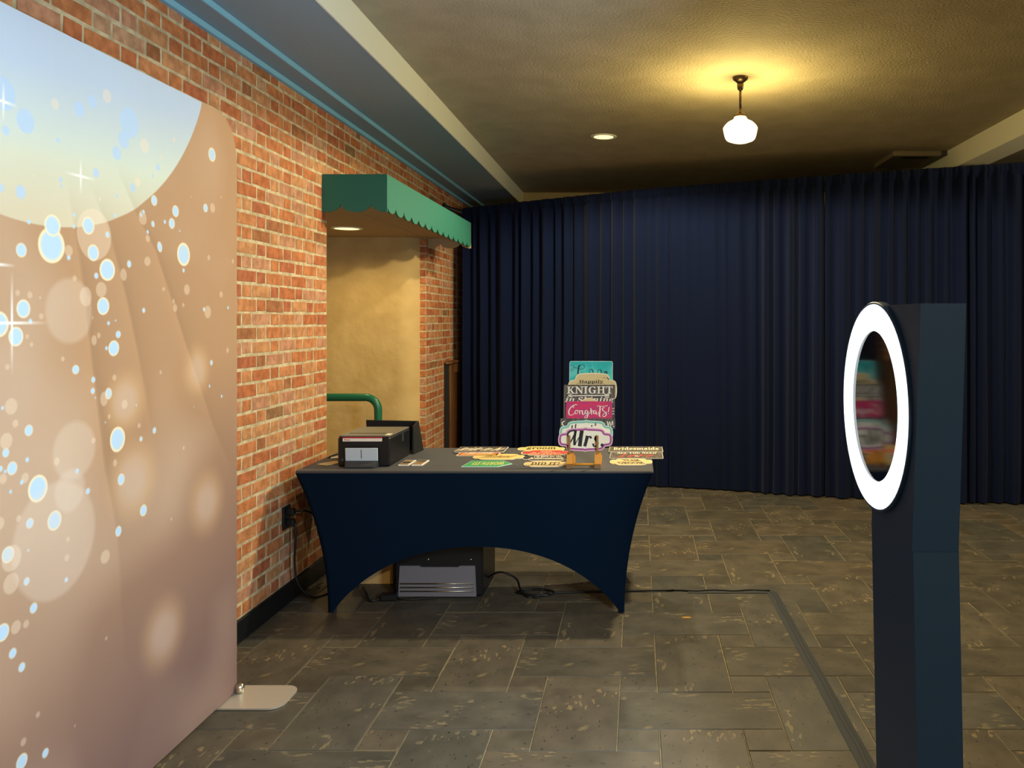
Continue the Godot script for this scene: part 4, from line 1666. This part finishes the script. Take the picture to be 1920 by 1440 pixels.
	# tan plaque
	got = sign_on_stack(6.0, "tan plaque sign with stepped shoulders and small black lettering behind the KNIGHT sign", plaque(1, 1, 0.2), 1065, 1157, 699, on_stack(6.0, 1100, 764).y, mats.kraft_light, "plaque_sign")
	overlay("face", shrink(got[1], 0.005), got[2], 0.0, mats.kraft_print, got[0])
	st = tool()
	line_on(st, got[2], 6.0, "Happily", 1086, 1131, 712.5, 720, true, 0.0, 0.0011)
	part("lettering", st, mats.ink, got[0]).set_meta("kind", "stuff")
	st = tool()
	pen(st, px_curve(6.0, 1040, 670, 14.4, [[575, 760], [610, 715], [680, 705], [1250, 705], [1330, 720], [1365, 760]]), 0.0016, 0.0016, got[2], 0.0012)
	pen(st, px_curve(6.0, 1040, 670, 14.4, [[1400, 550], [1440, 570], [1465, 605]]), 0.004, 0.005, got[2], 0.0012)
	pen(st, px_curve(6.0, 1040, 670, 14.4, [[1310, 552], [1355, 556]]), 0.002, 0.003, got[2], 0.0012)
	part("line_print", done(st), mats.ink, got[0]).set_meta("kind", "stuff")
	# teal sign
	got = sign_on_stack(7.5, "turquoise sign with looping black script, topmost and rearmost on the easel", rounded_rect(1, 1.2, 0.045), 1068, 1149, 677, on_stack(7.5, 1100, 760).y, mats.mint_print, "turquoise_sign")
	overlay("face", shrink(got[1], 0.0026), got[2], 0.0, mats.teal_print, got[0])
	st = tool()
	var v := u * 0.74
	for q in [[[[612, 450], [632, 330], [650, 250], [700, 205], [770, 205], [806, 250], [780, 305], [720, 322], [640, 300], [540, 275], [470, 300], [440, 345], [470, 372], [515, 340], [538, 280], [510, 235], [425, 225]], 10, 12], [[[630, 450], [640, 330], [655, 250], [690, 215]], 40, 44],
			[[[940, 430], [940, 360], [975, 320], [1020, 345], [1045, 430]], 14, 26], [[[1165, 430], [1168, 360], [1210, 332], [1250, 350], [1258, 430]], 16, 26], [[[1345, 430], [1370, 385], [1405, 400], [1400, 440]], 30, 40]]:
		pen(st, px_curve(7.5, 1040, 670, 14.4, q[0]), q[1] * v, q[2] * v, got[2], 0.0012)
	part("lettering", done(st), mats.ink, got[0]).set_meta("kind", "stuff")

# ------------------------------------------------------------------ signs lying on the table
func flat_sign(label: String, poly: PackedVector2Array, x0: float, x1: float, yn: float, yf: float, lift: float, board: Material, face, rim: float, turned := 0.0, called := "flat_sign") -> Array:
	var h := TABLE + 0.001 + lift
	var dn := (EYE - h) * F / (yn - PY)
	var df := (EYE - h) * F / (yf - PY)
	var xa := (x0 - PX) * dn / F
	var xb := (x1 - PX) * dn / F
	var bb := Rect2(poly[0], Vector2.ZERO)
	for p in poly:
		bb = bb.expand(p)
	var sized := PackedVector2Array()
	for p in poly:
		sized.append(Vector2((p.x - bb.get_center().x) / bb.size.x * (xb - xa), (p.y - bb.get_center().y) / bb.size.y * (df - dn)))
	var bs := Basis(Vector3.UP, turned) * Basis(Vector3.RIGHT, -PI / 2)
	var fr := Transform3D(bs, Vector3((xa + xb) / 2, h, -(dn + df) / 2))
	var t := thing(called, label, "sign", fr.origin)
	var st := tool()
	prism(st, sized, 0.004, fr)
	part("board", done(st), board, t)
	fr.origin.y += 0.004
	if face:
		overlay("face", shrink(sized, rim), fr, 0.0, face, t)
		fr.origin.y += 0.0004
	return [t, xb - xa, df - dn, fr]

func words_on(got: Array, words: String, frac_w: float, frac_h: float, off_y: float, m: Material, serif := true, slant := 0.0, flip := false) -> void:
	var st := tool()
	var fr: Transform3D = got[3] * Transform3D(Basis(Vector3(0, 0, 1), PI if flip else 0.0), Vector3(0, off_y * got[2], 0.0002))
	letters(st, words, got[2] * frac_h, got[1] * frac_w, fr, serif, true, slant)
	part("lettering", st, m, got[0]).set_meta("kind", "stuff")

func build_flat_signs() -> void:
	var rect := rounded_rect(1, 1, 0.04)
	var pill := plaque(1, 1, 0.1)
	var arrow := PackedVector2Array([Vector2(-0.5, -0.5), Vector2(0.25, -0.5), Vector2(0.5, 0.0), Vector2(0.25, 0.5), Vector2(-0.42, 0.5)])
	var g: Array
	g = flat_sign("dark wood sign with pale script lying farthest back in the left group on the table", rect, 851, 944, 848.6, 838.6, 0.006, mats.white_print, mats.wood_print, 0.002)
	words_on(g, "Bride to be", 0.9, 0.6, 0.0, mats.cream_ink, true, 0.4)
	g = flat_sign("red and gold bordered sign lying second from back in the left group", rect, 854.5, 933.5, 855.5, 846, 0.0, mats.kraft_light, mats.red_board, 0.007)
	var st := tool()
	prism(st, rounded_rect(g[1] * 0.86, g[2] * 0.32, 0.01), 0.0003, g[3] * Transform3D(Basis(), Vector3(0, -g[2] * 0.24, 0)))
	part("gold_band", done(st), mats.gold_print, g[0])
	words_on(g, "I do crew", 0.7, 0.5, -0.02, mats.kraft_light, true, 0.3)
	g = flat_sign("plain tan plaque sign with faint script lying above the green arrow sign", pill, 881, 978, 862.8, 852.3, 0.0, mats.kraft_light, mats.yellow_kraft, 0.004)
	words_on(g, "Husband", 0.58, 0.4, 0.0, mats.cork, true, 0.5)
	g = flat_sign("green arrow-shaped sign pointing right at the front of the table", arrow, 864.5, 955.5, 876.2, 865, 0.0, mats.mint_print, mats.green_print, 0.004, 0.0, "arrow_sign")
	words_on(g, "WORTH IT!", 0.66, 0.5, 0.0, mats.yellow_kraft, false, 0.0, true)
	g = flat_sign("pale yellow plaque sign reading groom, farthest back in the middle group", pill, 966.5, 1056, 847.2, 838, 0.0, mats.kraft_light, mats.yellow_kraft, 0.005)
	words_on(g, "groom", 0.62, 0.5, 0.0, mats.ink)
	g = flat_sign("red oval sign with a white and black rim reading team bride, in the middle group", pill, 973, 1067, 854.6, 845.2, 0.004, mats.kraft_light, mats.red_board, 0.007)
	words_on(g, "team", 0.24, 0.34, 0.2, mats.salmon_ink)
	words_on(g, "bride", 0.62, 0.42, -0.16, mats.salmon_ink, true, 0.3)
	g = flat_sign("black plaque sign reading I'm here for the bridesmaids in the middle group", pill, 975.5, 1069, 864.8, 854, 0.0, mats.cream_ink, mats.black_board, 0.004)
	words_on(g, "I'm here for the", 0.56, 0.26, 0.2, mats.cream_ink)
	words_on(g, "bridesmaids", 0.7, 0.34, -0.14, mats.cream_ink, true, 0.2)
	g = flat_sign("tan plaque sign reading DID IT! at the front of the middle group", pill, 978, 1060, 876.2, 865.4, 0.0, mats.kraft_light, mats.kraft_print, 0.004)
	words_on(g, "DID IT!", 0.66, 0.46, -0.02, mats.ink)
	g = flat_sign("dark wood sign reading Bridesmaids lying farthest back right of the easel", rect, 1141, 1243.5, 848.2, 838.4, 0.004, mats.white_print, mats.wood_print, 0.002)
	words_on(g, "Bridesmaids", 0.84, 0.5, 0.05, mats.kraft_light)
	g = flat_sign("dark wood sign reading ALL YOU NEED is Love with red script right of the easel", rect, 1143, 1244, 860.4, 847.6, 0.0, mats.white_print, mats.wood_print, 0.002)
	words_on(g, "ALL YOU NEED", 0.76, 0.28, 0.26, mats.cream_ink)
	words_on(g, "is", 0.06, 0.24, -0.18, mats.cream_ink)
	words_on(g, "L o v e", 0.6, 0.42, -0.14, mats.red_ink, true, 0.4)
	g = flat_sign("tan plaque sign with two lines of black lettering at the front right of the table", pill, 1142.5, 1223.5, 873.2, 861, 0.0, mats.kraft_light, mats.kraft_print, 0.004)
	words_on(g, "TEAM", 0.4, 0.28, 0.2, mats.ink, true, -0.3)
	words_on(g, "GROOM", 0.6, 0.3, -0.2, mats.ink, true, -0.3)

# ------------------------------------------------------------------ ring-light photo booth
func build_booth() -> void:
	var b := thing("photo_booth", "tall black photo booth column with a glowing white ring light facing the backdrop", "photo booth", Vector3(0.6, 0, -1.79))
	var st := tool()
	# column, leaning slightly as it stands on the uneven slate
	hexa(st, [Vector3(0.566, 0.01, -1.645), Vector3(0.657, 0.01, -1.645), Vector3(0.657, 0.01, -1.94), Vector3(0.566, 0.01, -1.94),
		Vector3(0.546, 1.04, -1.648), Vector3(0.637, 1.04, -1.648), Vector3(0.637, 1.04, -1.94), Vector3(0.546, 1.04, -1.94)])
	part("column", done(st), mats.booth_glare_blue, b)
	st = tool()
	box(st, Vector3(0.61, 0.008, -1.79), Vector3(0.4, 0.012, 0.5), 0.004)
	part("base_plate", done(st), mats.booth_glare_blue, b)
	st = tool()
	hexa(st, [Vector3(0.5445, 1.036, -1.651), Vector3(0.6375, 1.036, -1.651), Vector3(0.6375, 1.036, -1.93), Vector3(0.5445, 1.036, -1.93),
		Vector3(0.5445, 1.532, -1.598), Vector3(0.632, 1.532, -1.598), Vector3(0.632, 1.532, -1.99), Vector3(0.5445, 1.532, -1.99)])
	part("head_box", done(st), mats.booth_glare_blue, b)
	# the ring: housing, white diffuser, dark glass
	var rx := Transform3D(Basis(Vector3(0, 0, 1), Vector3(-1, 0, 0), Vector3(0, -1, 0)).rotated(Vector3.UP, 0.03), RING_AT)
	st = tool(true)
	lathe(st, [Vector2(0.0, -0.02), Vector2(0.231, -0.02), Vector2(0.234, -0.016), Vector2(0.234, 0.0), Vector2(0.232, 0.003), Vector2(0.229, 0.003), Vector2(0.229, -0.004), Vector2(0.0, -0.004)], rx, 72)
	var hs := part("ring_housing", done(st), mats.booth_glare_blue, b)
	st = tool(true)
	lathe(st, [Vector2(0.169, -0.003), Vector2(0.169, 0.002), Vector2(0.172, 0.005), Vector2(0.226, 0.005), Vector2(0.2285, 0.002), Vector2(0.2285, -0.003)], rx, 72)
	part("light_ring", done(st), mats.ring_white, hs)
	st = tool(true)
	lathe(st, [Vector2(0.0, -0.002), Vector2(0.1688, -0.002)], rx, 64)
	part("screen_glass", done(st), mats.dark_glass, hs)
	st = tool()
	for k in 18:  # highlights along the housing rim modelled as tiny bright dots
		var a := 0.12 + k * 0.035
		box(st, rx * Vector3(cos(a) * 0.2392, -0.012, -sin(a) * 0.2392), Vector3(0.0018, 0.0022, 0.0018))
	part("rim_glints", done(st), mats.chrome, hs).set_meta("kind", "stuff")

# ------------------------------------------------------------------ under and around the table
func cord(called: String, pts: Array, r: float, label: String, m: Material = null) -> void:
	var st := tool(true)
	tube(st, curve(pts, 7), r, 8)
	single(called, done(st), m if m else mats.rubber, label, "cable")

func build_under_table() -> void:
	var z0 := 4.5
	var c := thing("equipment_case", "black equipment case with a ribbed grey front panel on the floor under the table", "case", Vector3(-1.08, 0, -4.69))
	var st := tool()
	slab(st, Vector3(-1.315, 0.004, -4.89), Vector3(-0.835, 0.30, -z0), 0.012)
	part("body", done(st), mats.black_plastic, c)
	st = tool()
	var fr := Transform3D(Basis(), Vector3(-1.079, 0.008, -z0))
	prism(st, PackedVector2Array([Vector2(-0.212, 0.0), Vector2(0.21, 0.0), Vector2(0.203, 0.165), Vector2(0.12, 0.165), Vector2(0.112, 0.158), Vector2(-0.09, 0.158), Vector2(-0.098, 0.165), Vector2(-0.203, 0.165)]), 0.012, fr)
	part("front_panel", done(st), mats.grey_panel, c)
	for k in 3:
		st = tool(true)
		var y := 0.037 + k * 0.0205
		tube(st, [Vector3(-1.28, y, -z0 + 0.013), Vector3(-0.884, y, -z0 + 0.013)], 0.0042, 10)
		part("rib", done(st), mats.chrome, c)
	for x in [-1.13, -0.9]:
		st = tool(true)
		lathe(st, [Vector2(0.0, 0.004), Vector2(0.004, 0.003), Vector2(0.006, 0.0)], Transform3D(Basis(Vector3.RIGHT, PI / 2), Vector3(x, 0.205, -z0)), 12)
		part("screw", done(st), mats.chrome, c)
	# plain tan box behind the power strip
	var cb := thing("cardboard_box", "plain tan cardboard box standing under the back of the table left of the grey-fronted case", "box", Vector3(-1.5, 0, -4.82))
	st = tool()
	slab(st, Vector3(-1.62, 0.001, -4.91), Vector3(-1.385, 0.24, -4.72), 0.003)
	part("carton", done(st), mats.carton, cb)
	for sx in [-1, 1]:
		st = tool()
		box(st, Vector3(-1.5025 + sx * 0.0585, 0.242, -4.815), Vector3(0.116, 0.003, 0.19))
		part("flap", done(st), mats.carton, cb)
	# power strip
	var ps := thing("power_strip", "black power strip lying on the floor left of the grey-fronted case", "power strip", Vector3(-1.38, 0, -4.45))
	st = tool()
	box(st, Vector3(-1.33, 0.018, -4.46), Vector3(0.09, 0.035, 0.05), 0.006, Basis(Vector3.UP, 0.15))
	part("body", done(st), mats.black_plastic, ps)
	st = tool(true)
	tube(st, curve([Vector3(-1.285, 0.012, -4.452), Vector3(-1.24, 0.006, -4.44), Vector3(-1.16, 0.006, -4.46), Vector3(-1.08, 0.006, -4.478)], 6), 0.005, 8)
	part("lead", done(st), mats.rubber, ps)
	# wall outlet with two plugs and their cords
	var oz := 4.385
	var ot := thing("wall_outlet", "black outlet plate with plugs on the brick wall left of the table", "outlet", Vector3(WALL, 0.46, -oz))
	st = tool()
	slab(st, Vector3(WALL - 0.002, 0.40, -oz - 0.045), Vector3(WALL + 0.012, 0.52, -oz + 0.045), 0.003)
	part("plate", done(st), mats.black_plastic, ot)
	for k in 2:
		st = tool()
		box(st, Vector3(WALL + 0.03, [0.435, 0.49][k], -oz + 0.0), Vector3(0.04, 0.034, 0.04), 0.006)
		part("plug", done(st), mats.rubber, ot)
	cord("cable", [Vector3(WALL + 0.05, 0.43, -oz), Vector3(WALL + 0.055, 0.36, -oz), Vector3(WALL + 0.045, 0.22, -oz - 0.01), Vector3(WALL + 0.06, 0.1, -oz - 0.02), Vector3(-1.74, 0.01, -4.47), Vector3(-1.66, 0.008, -4.60), Vector3(-1.56, 0.008, -4.66)], 0.006, "black cord hanging from the lower plug down the brick wall to the floor")
	cord("cable", [Vector3(WALL + 0.05, 0.49, -oz), Vector3(WALL + 0.09, 0.495, -oz - 0.01), Vector3(-1.735, 0.47, -4.44), Vector3(-1.69, 0.42, -4.5), Vector3(-1.68, 0.33, -4.7), Vector3(-1.7, 0.15, -4.9), Vector3(-1.7, 0.01, -4.95)], 0.006, "black cord running from the upper plug in behind the table cover")
	cord("cable", [Vector3(-1.53, 0.007, -4.66), Vector3(-1.47, 0.03, -4.5), Vector3(-1.42, 0.008, -4.42), Vector3(-1.37, 0.012, -4.445)], 0.006, "black cord curling on the floor into the power strip")
	# loops of cable right of the case
	var loop := [Vector3(-0.835, 0.06, -4.66), Vector3(-0.76, 0.1, -4.62), Vector3(-0.67, 0.07, -4.6), Vector3(-0.62, 0.02, -4.52)]
	for k in 22:
		var a := 0.6 - k * 0.62
		loop.append(Vector3(-0.56 + cos(a) * (0.085 + 0.02 * sin(k * 1.7)), 0.007 + 0.003 * (k % 3), -4.55 + sin(a) * (0.06 + 0.014 * cos(k * 2.1))))
	loop.append(Vector3(-0.4, 0.007, -4.56))
	loop.append(Vector3(-0.1, 0.007, -4.585))
	loop.append(Vector3(0.2, 0.008, -4.6))
	cord("cable", loop, 0.0055, "black cable looped on the floor right of the case under the table")
	# scrap on the floor
	st = tool()
	var lf := PackedVector2Array([Vector2(-0.024, 0.0), Vector2(-0.012, 0.009), Vector2(0.012, 0.011), Vector2(0.026, 0.004), Vector2(0.024, -0.006), Vector2(0.0, -0.01), Vector2(-0.018, -0.006)])
	prism(st, lf, 0.002, Transform3D(Basis(Vector3.RIGHT, -PI / 2), Vector3((1286 - PX) * 4.2 / F, 0.0005, -4.19)))
	single("leaf_scrap", done(st), mats.leaf, "small orange leaf-like scrap on the slate floor right of the table", "scrap")

func build_tape() -> void:
	# grey tape over a cable, towards the camera along the booth side
	var t := thing("floor_tape", "long strip of grey tape over a cable on the floor running towards the booth", "tape", Vector3(0.75, 0, -3.6))
	var st := tool(true)
	var nz := FastNoiseLite.new()
	nz.seed = 95
	nz.frequency = 1.4
	var rows := []
	var n := 60
	for i in n + 1:
		var d := lerpf(4.585, 1.95, float(i) / n)
		var cx := 0.742 + (4.585 - d) * 0.018
		var ridge := cx + 0.006 + nz.get_noise_1d(d * 2.0) * 0.010
		rows.append([Vector3(cx - 0.029, 0.0008, -d), Vector3(ridge - 0.011, 0.0022, -d), Vector3(ridge - 0.004, 0.006, -d), Vector3(ridge + 0.004, 0.006, -d), Vector3(ridge + 0.011, 0.0022, -d), Vector3(cx + 0.029, 0.0008, -d)])
	for i in n:
		for j in 5:
			quad(st, rows[i][j], rows[i + 1][j], rows[i + 1][j + 1], rows[i][j + 1], Vector3.UP)
	part("strip", done(st), mats.tape, t)
	st = tool(true)
	for i in n:
		for e in [[1, 2, -1.0]]:
			var up := Vector3(0, 0.0009, 0)
			quad(st, rows[i][1] + up, rows[i + 1][1] + up, rows[i + 1][3] + up, rows[i][3] + up, Vector3.UP)
	part("crease", done(st), mats.tape_dark, t)
	# the thin run across, towards the table
	var t2 := thing("floor_tape", "narrow strip of dark tape crossing the floor from the table to the long strip", "tape", Vector3(0.45, 0, -4.58))
	st = tool()
	slab(st, Vector3(0.28, 0.0004, -4.62), Vector3(0.755, 0.003, -4.565), 0.001)
	part("strip", done(st), mats.tape, t2)
	st = tool(true)
	var pts := []
	for k in 14:
		pts.append(Vector3(0.16 + k * 0.044, 0.006, -4.6 - 0.008 * sin(k * 1.3)))
	tube(st, pts, 0.0055, 8)
	part("cable", done(st), mats.rubber, t2)
